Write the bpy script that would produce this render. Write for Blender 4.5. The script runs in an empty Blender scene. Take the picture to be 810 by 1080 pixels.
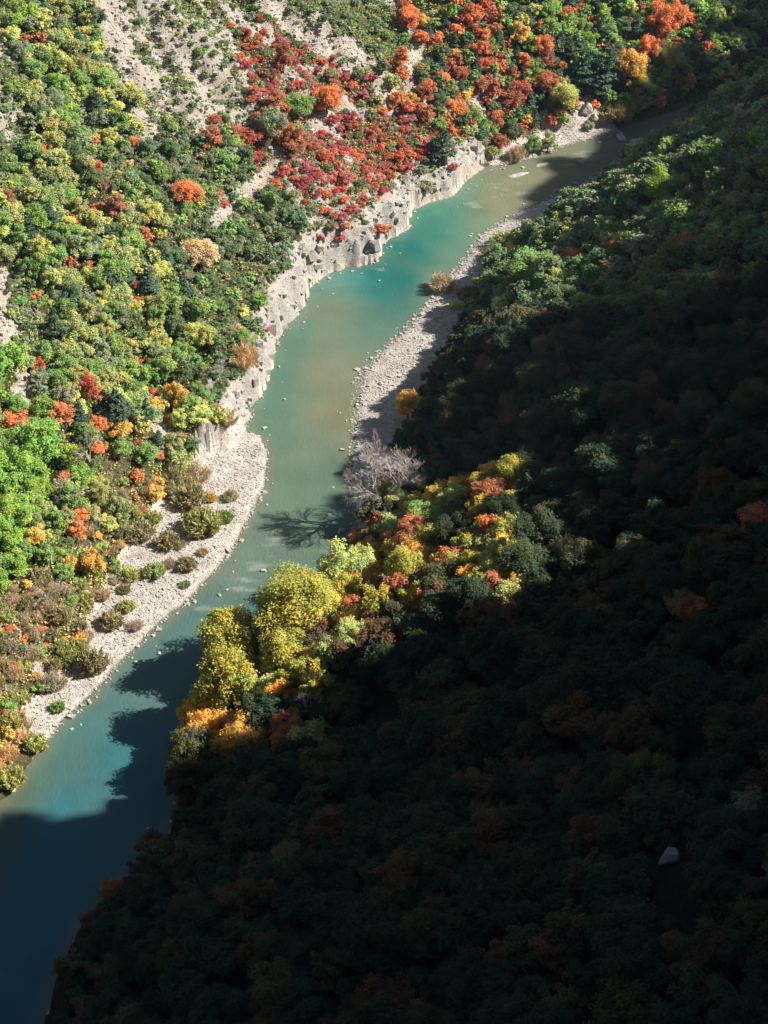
import bpy, math, random
import numpy as np
from mathutils import Matrix, Vector

# ------------------------------------------------------------------ camera, sky, sun, exposure
S = bpy.context.scene
COL = S.collection
CAM_H, DEP, FPX = 190.0, math.radians(38.0), 540 / math.tan(math.radians(15.0))
cd = bpy.data.cameras.new('camera'); cam = bpy.data.objects.new('camera', cd); COL.objects.link(cam)
cam.location = (0, 0, CAM_H); cam.rotation_euler = (math.pi / 2 - DEP, 0, 0)
cd.sensor_fit = 'VERTICAL'; cd.angle = math.radians(30.0); cd.clip_start = 1.0; cd.clip_end = 12000
S.camera = cam
SUN_EL, SUN_AZ = math.radians(39.0), math.radians(5.0)       # azimuth counted from +x towards +y
wd = bpy.data.worlds.new('World'); S.world = wd; wd.use_nodes = True
nt = wd.node_tree; bg = nt.nodes['Background']
sky = nt.nodes.new('ShaderNodeTexSky'); sky.sky_type = 'NISHITA'; sky.sun_disc = False
sky.sun_elevation = SUN_EL; sky.sun_rotation = math.pi / 2 - SUN_AZ
sky.altitude = 600; sky.dust_density = 0.3; sky.air_density = 1.0
nt.links.new(sky.outputs[0], bg.inputs[0]); bg.inputs[1].default_value = 0.05
sd = bpy.data.lights.new('sun', 'SUN'); sd.energy = 5.0; sd.angle = math.radians(0.53); sd.color = (1.0, 0.945, 0.87)
sun = bpy.data.objects.new('sun', sd); COL.objects.link(sun); sun.location = (300, 0, 300)
sdir = Vector((math.cos(SUN_AZ) * math.cos(SUN_EL), math.sin(SUN_AZ) * math.cos(SUN_EL), math.sin(SUN_EL)))
sun.rotation_euler = sdir.to_track_quat('Z', 'Y').to_euler()
S.view_settings.view_transform = 'Standard'; S.view_settings.look = 'None'
S.view_settings.gamma = 1; S.view_settings.use_curve_mapping = False
S.view_settings.exposure = 0.85
S.cycles.max_bounces = 5; S.cycles.diffuse_bounces = 4; S.cycles.glossy_bounces = 2
S.cycles.transmission_bounces = 2; S.cycles.transparent_max_bounces = 4
rng = np.random.default_rng(7); random.seed(7)

# ------------------------------------------------------------------ projection helpers (photograph pixels, 810 x 1080)
CD, SD = math.cos(DEP), math.sin(DEP)
def rays(u, v):
    a = (np.asarray(u, float) - 405) / FPX; b = (540 - np.asarray(v, float)) / FPX
    return np.stack([a, CD + b * SD, -SD + b * CD], -1)
def on_plane(u, v, z=0.0):
    r = rays(u, v); t = (z - CAM_H) / r[..., 2]
    return np.stack([r[..., 0] * t, r[..., 1] * t], -1)
def project(p):
    p = np.asarray(p, float); x, y, z = p[..., 0], p[..., 1], p[..., 2] - CAM_H
    dep = y * CD - z * SD; up = y * SD + z * CD
    return 405 + FPX * x / dep, 540 - FPX * up / dep, dep

# ------------------------------------------------------------------ noise
def lattice(seed, n=256):
    return np.random.default_rng(seed).random((n, n))
_LT = {}
def vnoise(x, y, wl, seed):
    L = _LT.setdefault(seed, lattice(seed)); x = np.asarray(x) / wl + 1000.37; y = np.asarray(y) / wl + 1000.91
    ix = np.floor(x).astype(int); iy = np.floor(y).astype(int); fx = x - ix; fy = y - iy
    fx = fx * fx * (3 - 2 * fx); fy = fy * fy * (3 - 2 * fy)
    a = L[ix % 256, iy % 256]; b = L[(ix + 1) % 256, iy % 256]; c = L[ix % 256, (iy + 1) % 256]; d = L[(ix + 1) % 256, (iy + 1) % 256]
    return ((a * (1 - fx) + b * fx) * (1 - fy) + (c * (1 - fx) + d * fx) * fy) * 2 - 1
def fbm(x, y, wl, seed, octv=4, gain=0.5):
    s = 0; a = 1; n = 0
    for k in range(octv):
        s = s + a * vnoise(x, y, wl / 2 ** k, seed + k); n += a; a *= gain
    return s / n
def sstep(a, b, x):
    t = np.clip((x - a) / (b - a), 0, 1); return t * t * (3 - 2 * t)

# ------------------------------------------------------------------ river banks: (u, v, flat bank width m, cliff height m)
LEFT = [(-150, 960, 1, 2), (-60, 900, 1, 2), (0, 850, .8, 2), (45, 786, 1, 1.5), (62, 765, 5, 1), (100, 733, 6, 1), (118, 705, 3.5, 1), (150, 676, 9, 1), (195, 636, 13, 1),
        (232, 595, 17, 1), (262, 548, 17, 1.5), (279, 512, 14, 2.5), (281, 480, 12, 3.5), (274, 462, 8, 5), (258, 456, 3, 6), (268, 430, .4, 7), (281, 405, .3, 7), (291, 374, .3, 7),
        (299, 350, .3, 8), (318, 330, .3, 8), (327, 302, .3, 8), (350, 287, .3, 8), (378, 281, .3, 8), (399, 276, .3, 8), (403, 258, .3, 8), (432, 240, .3, 7.5),
        (432, 222, .3, 7), (455, 213, .6, 6), (476, 208, .6, 6), (492, 190, .4, 6), (509, 178, 1.2, 5), (530, 174, 3, 2.5), (560, 167, 5, 2), (592, 155, 5, 3), (628, 144, 4, 4), (660, 135, 1.4, 2),
        (700, 122, 1, 2), (745, 105, 1, 2), (820, 85, 1, 2), (900, 70, 1, 2)]
RIGHT = [(-120, 1400, 1, 0), (-20, 1240, 1, 0), (38, 1110, 1, 0), (60, 1030, 1, 0), (85, 975, 1, 0), (135, 925, 1, 0), (178, 880, 1, 0), (195, 820, 1, 0), (205, 765, 1, 0),
         (250, 700, 1, 0), (300, 650, 1, 0), (350, 615, 1.5, 0), (375, 575, 1.3, 0), (374, 530, 2.5, 0), (372, 490, 4.5, 0), (375, 455, 8, 0), (374, 430, 12, 0), (380, 398, 12, 0),
         (402, 372, 11, 0), (430, 345, 9, 0), (458, 312, 6, 0), (488, 278, 8, 0), (508, 248, 9, 0), (545, 226, 9, 0), (590, 205, 7, 0), (640, 180, 3, 0), (690, 157, 2, 0),
         (745, 138, 2, 0), (820, 120, 2, 0), (900, 105, 2, 0)]
LB = on_plane([p[0] for p in LEFT], [p[1] for p in LEFT]); RB = on_plane([p[0] for p in RIGHT], [p[1] for p in RIGHT])
def extend(B):
    a = B[0] + np.array([-130., -260.]); b = B[-1] + np.array([700., 260.])
    return np.vstack([a, B, b])
LB, RB = extend(LB), extend(RB)
LA = np.array([(1, 2)] + [p[2:] for p in LEFT] + [(3, 2)], float); RA = np.array([(1, 0)] + [p[2:] for p in RIGHT] + [(2, 0)], float)
def bank(P, A, x, y):
    """signed distance (positive on the left of the line), interpolated attributes, arc length"""
    best = np.full(x.shape, 1e18); sg = np.zeros(x.shape); at = [np.zeros(x.shape), np.zeros(x.shape)]; arc = np.zeros(x.shape); acc = 0
    for i in range(len(P) - 1):
        a, b = P[i], P[i + 1]; d = b - a; l = math.hypot(*d); d = d / l
        t = np.clip((x - a[0]) * d[0] + (y - a[1]) * d[1], 0, l)
        px, py = x - a[0] - d[0] * t, y - a[1] - d[1] * t; q = px * px + py * py
        cr = d[0] * (y - a[1]) - d[1] * (x - a[0])
        m = q < best - 1e-9; best = np.where(m, q, best); sg = np.where(m, np.sign(cr), sg)
        for k in range(2): at[k] = np.where(m, A[i, k] + (A[i + 1, k] - A[i, k]) * t / l, at[k])
        arc = np.where(m, acc + t, arc); acc += l
    sm = [np.zeros(x.shape), np.zeros(x.shape)]; den = np.zeros(x.shape)      # attributes blended smoothly between the bank points
    for i in range(len(P)):
        w = 1 / ((x - P[i, 0]) ** 2 + (y - P[i, 1]) ** 2 + 4) ** 2; den += w
        for k in range(2): sm[k] += w * A[i, k]
    far = sstep(4, 14, np.sqrt(best))
    at = [at[k] * (1 - far) + sm[k] / den * far for k in range(2)]
    return np.sqrt(best) * sg, at[0], at[1], x * .41 + y * .91

T_DIR = np.array([-math.sin(SUN_AZ), math.cos(SUN_AZ)]); S_DIR = np.array([math.cos(SUN_AZ), math.sin(SUN_AZ)])
RIDGE = None        # (t array, height array) once known
RIDGE_OFF = 150.0
def xbank(t):       # s coordinate of the right bank for a given t, smoothed
    return np.interp(t, *XB)
_q = RB @ np.stack([T_DIR, S_DIR], 1); _o = np.argsort(_q[:, 0])
_tt = np.linspace(-400, 900, 260); _ss = np.interp(_tt, _q[_o, 0], _q[_o, 1])
_k = np.ones(15) / 15; XB = (_tt, np.convolve(np.pad(_ss, 7, 'edge'), _k, 'valid'))

def height(x, y, detail=True):
    dL, bw, ch, arc = bank(LB, LA, x, y); dR, bwr, _, arcr = bank(RB, RA, x, y); dR = -dR
    n8 = fbm(x, y, 9, 11, 4); n3 = fbm(x, y, 3.2, 31, 3); n30 = fbm(x, y, 42, 51, 3); n100 = fbm(x, y, 160, 61, 3)
    # left side
    clf = sstep(2.5, 5.5, ch)
    e = dL + clf * np.clip(dL + 1, 0, 1) * (n8 * 2.2 + n3 * 1.3 + .5) + (1 - clf) * n8 * 0.8
    bed = -np.clip(np.minimum(-dL, -dR) * 0.28, 0, 3)
    d = np.maximum(e, 0)
    beach = np.minimum(d, bw) * 0.075 + sstep(0, 1.2, d) * 0.25
    cl = np.clip((d - bw) / 2.4, 0, 1); steps = cl + 0.07 * np.sin(cl * 6.28 * 2 + n8 * 3) * clf * (cl > 0) * (cl < 1)
    ch = ch * .8; cliff = ch * steps
    up = np.maximum(d - bw - 2.4, 0); sl = up * 0.72
    amp = sstep(0, 25, up)
    gully = -1.8 * amp * np.abs(fbm(arc + n30 * 4, d * 0.12, 15, 71, 3)) * 2
    zl = beach + cliff + sl + amp * (n30 * 5 + n8 * 1.3) + gully + (n8 * .5 + n3 * .25) * sstep(0, 3, up) + n3 * .5 * clf * (d > 0)
    zl = zl + np.clip(up - 130, 0, 260) * .5; zl = np.where(zl > 330, 330 + (zl - 330) * 0.3, zl) + n100 * sstep(150, 400, up) * 30  # upper slope, out of view, steepened to block skylight
    e0 = e
    # right side
    e = dR + n8 * 0.7; d = np.maximum(e, 0)
    b = np.minimum(d, bwr) * 0.09 + sstep(0, 1.2, d) * 0.25
    up = np.maximum(d - bwr, 0)
    base = b + up * (0.60 + 0.10 * sstep(285, 330, y) + 0.22 * sstep(315, 370, y)) + sstep(0, 20, up) * (n30 * 4 + n8 * 1.0) + n3 * 0.25 * sstep(0, 3, up)
    zr = base
    if RIDGE is not None:
        t = x * T_DIR[0] + y * T_DIR[1]; s = x * S_DIR[0] + y * S_DIR[1]
        k = (s - xbank(t)) / RIDGE_OFF; hr = np.interp(t, *RIDGE)
        w = sstep(0.8, 1.0, k)
        top = hr + np.maximum(k - 1, 0) * (6 * n30) - np.maximum(k - 1, 0) * 12
        zr = base * (1 - w) + top * w
        zr = np.where((k > .35) & (k < .995), np.minimum(zr, hr - (1 - k) * RIDGE_OFF * math.tan(SUN_EL) - 3.5 * np.clip((1 - k) * 8, 0, 1)), zr)
    rim = sstep(46, 4, y) * sstep(10, 60, dR)
    zr = zr * (1 - rim) + (178 + n30 * 3) * rim
    zr = zr + sstep(-25, -160, y) * 420 * sstep(10, 90, dR)  # unseen height behind the camera, added to block skylight
    z = np.where(dL > 0, np.where(e0 <= 0.02, -0.3, zl), np.where(dR > 0, zr, bed))
    return z, dL, dR, bw, ch, bwr, arc

class Field:
    def __init__(self, xs, ys):
        self.xs, self.ys = xs, ys; X, Y = np.meshgrid(xs, ys, indexing='ij')
        self.X, self.Y = X, Y
        self.Z, self.dL, self.dR, self.bw, self.ch, self.bwr, self.arc = height(X, Y)
    def _at(self, A, x, y):
        i = np.clip(np.searchsorted(self.xs, x) - 1, 0, len(self.xs) - 2); j = np.clip(np.searchsorted(self.ys, y) - 1, 0, len(self.ys) - 2)
        fx = np.clip((x - self.xs[i]) / (self.xs[i + 1] - self.xs[i]), 0, 1); fy = np.clip((y - self.ys[j]) / (self.ys[j + 1] - self.ys[j]), 0, 1)
        return (A[i, j] * (1 - fx) + A[i + 1, j] * fx) * (1 - fy) + (A[i, j + 1] * (1 - fx) + A[i + 1, j + 1] * fx) * fy
    def z(self, x, y): return self._at(self.Z, x, y)
    def hit(self, u, v, h=0.0):
        """where the sight line through (u, v) meets the ground raised by h; returns the ground point under it"""
        r = rays(u, v); u = np.asarray(u, float); out = np.full(u.shape + (3,), np.nan); done = np.zeros(u.shape, bool)
        prev = np.full(u.shape, 1e9); h = np.broadcast_to(h, u.shape)
        for t in np.arange(90, 900, 0.6):
            x, y, zz = r[..., 0] * t, r[..., 1] * t, CAM_H + r[..., 2] * t
            g = np.maximum(self.z(x, y), 0); m = (~done) & (zz <= g + h)
            out[m] = np.stack([x, y, g], -1)[m]; done |= m
            if done.all(): break
        return out

def axis(a, b, step, lo, hi):
    c = list(np.arange(a, b + step, step)); s = step
    q = [c[0]];
    while q[-1] > lo: s *= 1.13; q.append(q[-1] - s)
    s = step; r = [c[-1]]
    while r[-1] < hi: s *= 1.13; r.append(r[-1] + s)
    return np.array(q[::-1][:-1] + c + r[1:])

# shadow edge of the ridge as seen in the picture: (u, v, canopy height) -> ridge height along the sun's direction
F0 = Field(axis(-140, 160, 2.5, -400, 500), axis(60, 560, 2.5, -200, 900))
EDGE = [(790, -15, 6), (745, 35, 6), (715, 85, 6), (670, 125, 3), (630, 158, 0), (600, 182, 0),
        (800, 165, 8), (740, 205, 8), (690, 240, 8), (640, 285, 8), (590, 305, 8), (545, 320, 7),
        (455, 345, 0), (432, 385, 0), (415, 420, 0), (390, 458, 0),
        (545, 512, 8), (545, 540, 8), (500, 580, 8), (455, 640, 8), (390, 690, 8), (330, 712, 8), (270, 742, 8), (215, 775, 8), (150, 800, 4), (100, 805, 0), (0, 868, 0)]
_u = np.array([e[0] for e in EDGE]); _v = np.array([e[1] for e in EDGE]); _h = np.array([e[2] for e in EDGE], float)
_g = F0.hit(_u, _v, _h); _t = _g[:, :2] @ T_DIR; _s = _g[:, :2] @ S_DIR
_r = _g[:, 2] + _h + (xbank(_t) + RIDGE_OFF - _s) * math.tan(SUN_EL)
_m = _t > 340                                                       # far rows come straight from the photograph, near rows hand-shaped to cast the shadow edge, the nearest raised to block skylight
_t = np.concatenate([_t[_m], [-400, 120, 168, 178, 181, 184, 188, 206, 220, 230, 238, 250, 262, 272, 292, 320, 440, 520, 900]]); _r = np.concatenate([_r[_m], [480, 420, 148, 137, 127, 115, 107, 106, 109, 113, 115, 118, 115, 109, 108, 111, 225, 240, 240]])
tk = np.arange(-400, 900, 1.0); _o = np.argsort(_t)
_p = np.interp(tk, _t[_o], _r[_o]); _k = np.hanning(9)[1:-1]; _k /= _k.sum()
_p = np.convolve(np.pad(_p, 3, 'edge'), _k, 'valid')
RIDGE = (tk, _p + 0.6 * fbm(tk, tk * 0, 5, 91, 3) + 4 * sstep(362, 385, tk))

FX = axis(-112, 118, 0.55, -2500, 3000); FX = np.unique(np.concatenate([FX[FX < 119], np.arange(120, 300, 2.0), FX[FX > 301]])); FY = axis(95, 540, 0.55, -1500, 4000)
F = Field(FX, FY)

# ------------------------------------------------------------------ mesh helpers
def quads_mesh(name, V, Q, mats=(), midx=None, tint=None, smooth=False):
    """V (n,3), Q (m,k) faces all of k corners"""
    V = np.asarray(V, np.float32); Q = np.asarray(Q, np.int32); k = Q.shape[1]
    me = bpy.data.meshes.new(name); me.vertices.add(len(V)); me.vertices.foreach_set('co', V.ravel())
    me.loops.add(Q.size); me.loops.foreach_set('vertex_index', Q.ravel())
    me.polygons.add(len(Q)); me.polygons.foreach_set('loop_start', np.arange(0, Q.size, k, dtype=np.int32)); me.polygons.foreach_set('loop_total', np.full(len(Q), k, np.int32))
    for m in mats: me.materials.append(m)
    if midx is not None: me.polygons.foreach_set('material_index', np.asarray(midx, np.int32))
    me.polygons.foreach_set('use_smooth', np.full(len(Q), smooth))
    me.update(calc_edges=True)
    if tint is not None:
        a = me.attributes.new('tint', 'FLOAT_COLOR', 'POINT'); c = np.ones((len(V), 4), np.float32); c[:, :3] = tint; a.data.foreach_set('color', c.ravel())
    return me
def attr(me, name, vals):
    a = me.attributes.new(name, 'FLOAT', 'POINT'); a.data.foreach_set('value', np.asarray(vals, np.float32).ravel())
def link(name, me, parent=None):
    o = bpy.data.objects.new(name, me); COL.objects.link(o)
    if parent is not None: o.parent = parent
    return o
def lin(c):
    c = np.asarray(c, float) / 255; return np.where(c <= .04045, c / 12.92, ((c + .055) / 1.055) ** 2.4)

# ------------------------------------------------------------------ materials
def material(name):
    m = bpy.data.materials.new(name); m.use_nodes = True; n = m.node_tree.nodes; return m, n, m.node_tree.links, n['Principled BSDF']
def N(n, t, **k):
    x = n.new(t)
    for a, b in k.items():
        if a.startswith('i_'): x.inputs[a[2:].replace('_', ' ')].default_value = b
        else: setattr(x, a, b)
    return x
def noise(n, l, scale, detail=5, rough=.6, vec=None):
    x = N(n, 'ShaderNodeTexNoise'); x.inputs['Scale'].default_value = scale; x.inputs['Detail'].default_value = detail; x.inputs['Roughness'].default_value = rough
    if vec: l.new(vec, x.inputs['Vector'])
    return x
def ramp(n, l, src, stops):
    r = N(n, 'ShaderNodeValToRGB'); e = r.color_ramp.elements
    while len(e) < len(stops): e.new(.5)
    for a, (p, c) in zip(e, stops): a.position = p; a.color = (*c, 1) if len(c) == 3 else c
    l.new(src, r.inputs[0]); return r
def mix(n, l, fac, a, b, mode='MIX'):
    m = N(n, 'ShaderNodeMix', data_type='RGBA', blend_type=mode)
    for i, s in ((0, fac), (6, a), (7, b)):
        if hasattr(s, 'links'): l.new(s, m.inputs[i])
        else: m.inputs[i].default_value = (*s, 1) if isinstance(s, tuple) else s
    return m.outputs[2]
def leaf_material(name, trans=.20):
    m, n, l, p = material(name)
    oi = N(n, 'ShaderNodeObjectInfo'); at = N(n, 'ShaderNodeAttribute', attribute_name='tint')
    c = mix(n, l, 1.0, oi.outputs['Color'], at.outputs['Color'], 'MULTIPLY')
    l.new(c, p.inputs['Base Color']); p.inputs['Roughness'].default_value = .75; p.inputs['Specular IOR Level'].default_value = .02
    t = N(n, 'ShaderNodeBsdfTranslucent'); l.new(c, t.inputs[0]); mx = N(n, 'ShaderNodeMixShader'); mx.inputs[0].default_value = trans
    l.new(p.outputs[0], mx.inputs[1]); l.new(t.outputs[0], mx.inputs[2]); l.new(mx.outputs[0], n['Material Output'].inputs[0])
    return m
M_LEAF = leaf_material('leaves'); M_TWIG = leaf_material('fine twigs', .05)
def bark(name, c1, c2):
    m, n, l, p = material(name); tc = N(n, 'ShaderNodeTexCoord'); x = noise(n, l, 3, 5, .6, tc.outputs['Object'])
    r = ramp(n, l, x.outputs[0], [(.3, c1), (.7, c2)]); l.new(r.outputs[0], p.inputs['Base Color']); p.inputs['Roughness'].default_value = .9
    b = N(n, 'ShaderNodeBump'); b.inputs['Strength'].default_value = .5; l.new(x.outputs[0], b.inputs['Height']); l.new(b.outputs[0], p.inputs['Normal']); return m
M_BARK = bark('brown bark', (.05, .04, .03), (.14, .12, .1)); M_PALE = bark('pale dead wood', (.3, .27, .25), (.5, .46, .43)); M_GREYB = bark('grey bark', (.40, .35, .32), (.58, .52, .48))

def ground_material(name):
    m, n, l, p = material(name); tc = N(n, 'ShaderNodeTexCoord').outputs['Object']
    bare = N(n, 'ShaderNodeAttribute', attribute_name='bare').outputs['Fac']; wood = N(n, 'ShaderNodeAttribute', attribute_name='wood').outputs['Fac']
    n1 = noise(n, l, .9, 6, .65, tc); n2 = noise(n, l, 4, 4, .7, tc); n3 = noise(n, l, .12, 4, .5, tc)
    rock = ramp(n, l, n2.outputs[0], [(.32, (.28, .24, .20)), (.45, (.54, .475, .40)), (.6, (.66, .595, .51))])
    rock2 = mix(n, l, ramp(n, l, n3.outputs[0], [(.4, (0, 0, 0)), (.65, (.6, .6, .6))]).outputs[0], rock.outputs[0], (.48, .39, .30))
    soil = ramp(n, l, n1.outputs[0], [(.3, (.06, .06, .03)), (.5, (.12, .11, .055)), (.72, (.22, .18, .11))])
    # ragged edge between rock and soil
    a = N(n, 'ShaderNodeMath', operation='ADD'); l.new(bare, a.inputs[0]); sub = N(n, 'ShaderNodeMath', operation='MULTIPLY_ADD'); l.new(n1.outputs[0], sub.inputs[0]); sub.inputs[1].default_value = 1.1; sub.inputs[2].default_value = -.55
    l.new(sub.outputs[0], a.inputs[1]); f = ramp(n, l, a.outputs[0], [(.42, (0, 0, 0)), (.58, (1, 1, 1))])
    c = mix(n, l, f.outputs[0], soil.outputs[0], rock2)
    litter = ramp(n, l, n2.outputs[0], [(.3, (.025, .02, .012)), (.7, (.08, .06, .035))])
    c = mix(n, l, wood, c, litter.outputs[0]); l.new(c, p.inputs['Base Color']); p.inputs['Roughness'].default_value = .95; p.inputs['Specular IOR Level'].default_value = .1
    b = N(n, 'ShaderNodeBump'); b.inputs['Strength'].default_value = .9; b.inputs['Distance'].default_value = .5; l.new(n2.outputs[0], b.inputs['Height']); l.new(b.outputs[0], p.inputs['Normal'])
    return m
def cliff_material():
    m, n, l, p = material('pale limestone'); tc = N(n, 'ShaderNodeTexCoord').outputs['Object']
    mp = N(n, 'ShaderNodeMapping'); mp.inputs['Scale'].default_value = (1, 1, 2.2); l.new(tc, mp.inputs[0])
    n1 = noise(n, l, .45, 8, .7, mp.outputs[0]); n2 = noise(n, l, 2.6, 6, .7, mp.outputs[0]); v = N(n, 'ShaderNodeTexVoronoi', feature='DISTANCE_TO_EDGE'); v.inputs['Scale'].default_value = .55
    wv = mix(n, l, .6, mp.outputs[0], n1.outputs[1]); l.new(wv, v.inputs['Vector'])
    base = ramp(n, l, n1.outputs[0], [(.32, (.40, .35, .31)), (.42, (.62, .57, .51)), (.66, (.74, .70, .64))])
    c = mix(n, l, .45, base.outputs[0], ramp(n, l, n2.outputs[0], [(.30, (.34, .30, .27)), (.44, (.74, .70, .64))]).outputs[0])
    crack = ramp(n, l, v.outputs[0], [(0, (.8, .78, .76)), (.03, (1, 1, 1))]); c = mix(n, l, 1.0, c, crack.outputs[0], 'MULTIPLY')
    # wet / bleached line just above the water
    sx = N(n, 'ShaderNodeSeparateXYZ'); l.new(tc, sx.inputs[0]); band = ramp(n, l, sx.outputs[2], [(.0, (0, 0, 0)), (.12, (.5, .5, .5)), (.5, (.5, .5, .5)), (.9, (0, 0, 0))]); c = mix(n, l, band.outputs[0], c, (.64, .58, .51))
    l.new(c, p.inputs['Base Color']); p.inputs['Roughness'].default_value = .95; p.inputs['Specular IOR Level'].default_value = .15
    b = N(n, 'ShaderNodeBump'); b.inputs['Strength'].default_value = 1; b.inputs['Distance'].default_value = .7; l.new(n2.outputs[0], b.inputs['Height'])
    b2 = N(n, 'ShaderNodeBump'); b2.inputs['Strength'].default_value = .8; b2.inputs['Distance'].default_value = 1.0; l.new(n1.outputs[0], b2.inputs['Height']); l.new(b.outputs[0], b2.inputs['Normal']); l.new(b2.outputs[0], p.inputs['Normal'])
    return m
def gravel_material():
    m, n, l, p = material('pale gravel'); tc = N(n, 'ShaderNodeTexCoord').outputs['Object']
    v = N(n, 'ShaderNodeTexVoronoi'); v.inputs['Scale'].default_value = 5.5; l.new(tc, v.inputs['Vector']); n1 = noise(n, l, .35, 6, .65, tc); n2 = noise(n, l, 2, 5, .6, tc)
    a = ramp(n, l, n1.outputs[0], [(.35, (.44, .385, .33)), (.6, (.65, .60, .54))]); g = ramp(n, l, n2.outputs[0], [(.3, (.7, .7, .7)), (.6, (1.1, 1.1, 1.1))])
    c = mix(n, l, 1.0, a.outputs[0], g.outputs[0], 'MULTIPLY'); vv = N(n, 'ShaderNodeSeparateColor'); l.new(v.outputs['Color'], vv.inputs[0]); st = ramp(n, l, vv.outputs[0], [(0, (.82, .8, .78)), (1, (1.08, 1.07, 1.06))]); c = mix(n, l, .8, c, st.outputs[0], 'MULTIPLY')
    wet = N(n, 'ShaderNodeSeparateXYZ'); l.new(tc, wet.inputs[0]); w = ramp(n, l, wet.outputs[2], [(0, (.52, .50, .46)), (.16, (1, 1, 1))]); c = mix(n, l, 1.0, c, w.outputs[0], 'MULTIPLY')
    l.new(c, p.inputs['Base Color']); p.inputs['Roughness'].default_value = .9; p.inputs['Specular IOR Level'].default_value = .2
    b = N(n, 'ShaderNodeBump'); b.inputs['Strength'].default_value = .9; b.inputs['Distance'].default_value = .14; l.new(v.outputs['Distance'], b.inputs['Height']); l.new(b.outputs[0], p.inputs['Normal']); return m
def stone_material(name, c1, c2):
    m, n, l, p = material(name); tc = N(n, 'ShaderNodeTexCoord').outputs['Object']; x = noise(n, l, 1.7, 7, .7, tc)
    r = ramp(n, l, x.outputs[0], [(.3, c1), (.65, c2)]); l.new(r.outputs[0], p.inputs['Base Color']); p.inputs['Roughness'].default_value = .9
    b = N(n, 'ShaderNodeBump'); b.inputs['Strength'].default_value = .8; b.inputs['Distance'].default_value = .3; l.new(x.outputs[0], b.inputs['Height']); l.new(b.outputs[0], p.inputs['Normal']); return m
def water_material():
    m, n, l, p = material('milky green river water'); tc = N(n, 'ShaderNodeTexCoord').outputs['Object']
    at = N(n, 'ShaderNodeAttribute', attribute_name='tint'); n1 = noise(n, l, .10, 5, .6, tc)
    v = ramp(n, l, n1.outputs[0], [(.3, (.86, .88, .88)), (.7, (1.12, 1.1, 1.08))]); c = mix(n, l, 1.0, at.outputs['Color'], v.outputs[0], 'MULTIPLY')
    l.new(c, p.inputs['Base Color']); p.inputs['Roughness'].default_value = .12; p.inputs['IOR'].default_value = 1.33; p.inputs['Specular IOR Level'].default_value = .5
    mp = N(n, 'ShaderNodeMapping'); mp.inputs['Rotation'].default_value = (0, 0, math.radians(-25)); mp.inputs['Scale'].default_value = (1.0, .45, 1); l.new(tc, mp.inputs[0])
    w1 = noise(n, l, 2.2, 3, .55, mp.outputs[0]); w2 = noise(n, l, .5, 3, .5, mp.outputs[0]); rf = N(n, 'ShaderNodeAttribute', attribute_name='riffle').outputs['Fac']
    b = N(n, 'ShaderNodeBump'); b.inputs['Distance'].default_value = .12; l.new(w1.outputs[0], b.inputs['Height']); s = N(n, 'ShaderNodeMath', operation='MULTIPLY_ADD'); l.new(rf, s.inputs[0]); s.inputs[1].default_value = .6; s.inputs[2].default_value = .42; l.new(s.outputs[0], b.inputs['Strength'])
    b2 = N(n, 'ShaderNodeBump'); b2.inputs['Distance'].default_value = .2; b2.inputs['Strength'].default_value = .25; l.new(w2.outputs[0], b2.inputs['Height']); l.new(b.outputs[0], b2.inputs['Normal']); l.new(b2.outputs[0], p.inputs['Normal'])
    return m
M_GROUND = ground_material('slope ground'); M_CLIFF = cliff_material(); M_GRAVEL = gravel_material()
M_STONE = stone_material('pale river stones', (.36, .32, .275), (.66, .61, .55)); M_WATER = water_material()

# ------------------------------------------------------------------ bare-ground map on the left slope (scree chutes, patches, general)
CHUTES = [([(108, -30), (116, 15), (123, 45), (137, 62), (152, 78)], 2.6), ([(294, 166), (270, 198), (245, 222), (226, 248)], 1.5), ([(300, 192), (322, 226), (345, 240)], 1.3), ([(255, -20), (290, 15), (315, 35), (345, 50)], 2.2),
          ([(250, 20), (262, 32), (278, 36)], 1.8), ([(430, -10), (436, 20), (441, 55), (430, 82), (440, 103)], 1.3), ([(370, 52), (392, 72), (402, 90), (415, 100)], 2.2), ([(318, 75), (340, 72)], 1.2), ([(330, 120), (345, 135)], 3.0),
          ([(362, 112), (380, 122)], 2.2), ([(152, 128), (160, 142)], 2.4), ([(205, 88), (214, 105), (224, 122)], 1.0), ([(0, 48), (5, 60)], 1.6), ([(-2, 130), (8, 145)], 1.2), ([(2, 290), (0, 335), (12, 350), (5, 365)], 1.5), ([(22, 395), (30, 425), (33, 440)], 2.0), ([(170, 440), (172, 468)], 1.6),
          ([(500, 108), (507, 118), (512, 130)], 1.6), ([(452, 118), (460, 128)], 1.4), ([(300, 245), (318, 262), (330, 272)], 2.2), ([(300, 300), (306, 330)], 1.8), ([(285, 262), (283, 275)], 1.6), ([(180, 335), (190, 345)], 1.3), ([(400, 100), (412, 118), (425, 128)], 1.0), ([(210, 0), (235, 30), (250, 55), (262, 90)], .9), ([(150, 5), (180, 45), (200, 80)], 1.1), ([(165, 60), (180, 85)], 1.0),
          ([(618, 112), (622, 126)], 1.8), ([(540, 120), (548, 148)], .9), ([(575, 130), (583, 150)], .7), ([(40, 705), (62, 716)], .9), ([(105, 545), (112, 560)], 1.2)]
def polydist(x, y, pts):
    P = F.hit(np.array([p[0] for p in pts], float), np.array([p[1] for p in pts], float))[:, :2]; best = np.full(x.shape, 1e9)
    for a, b in zip(P[:-1], P[1:]):
        d = b - a; L = max(np.hypot(*d), .01); d = d / L; t = np.clip((x - a[0]) * d[0] + (y - a[1]) * d[1], 0, L)
        best = np.minimum(best, np.hypot(x - a[0] - d[0] * t, y - a[1] - d[1] * t))
    return best
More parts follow.
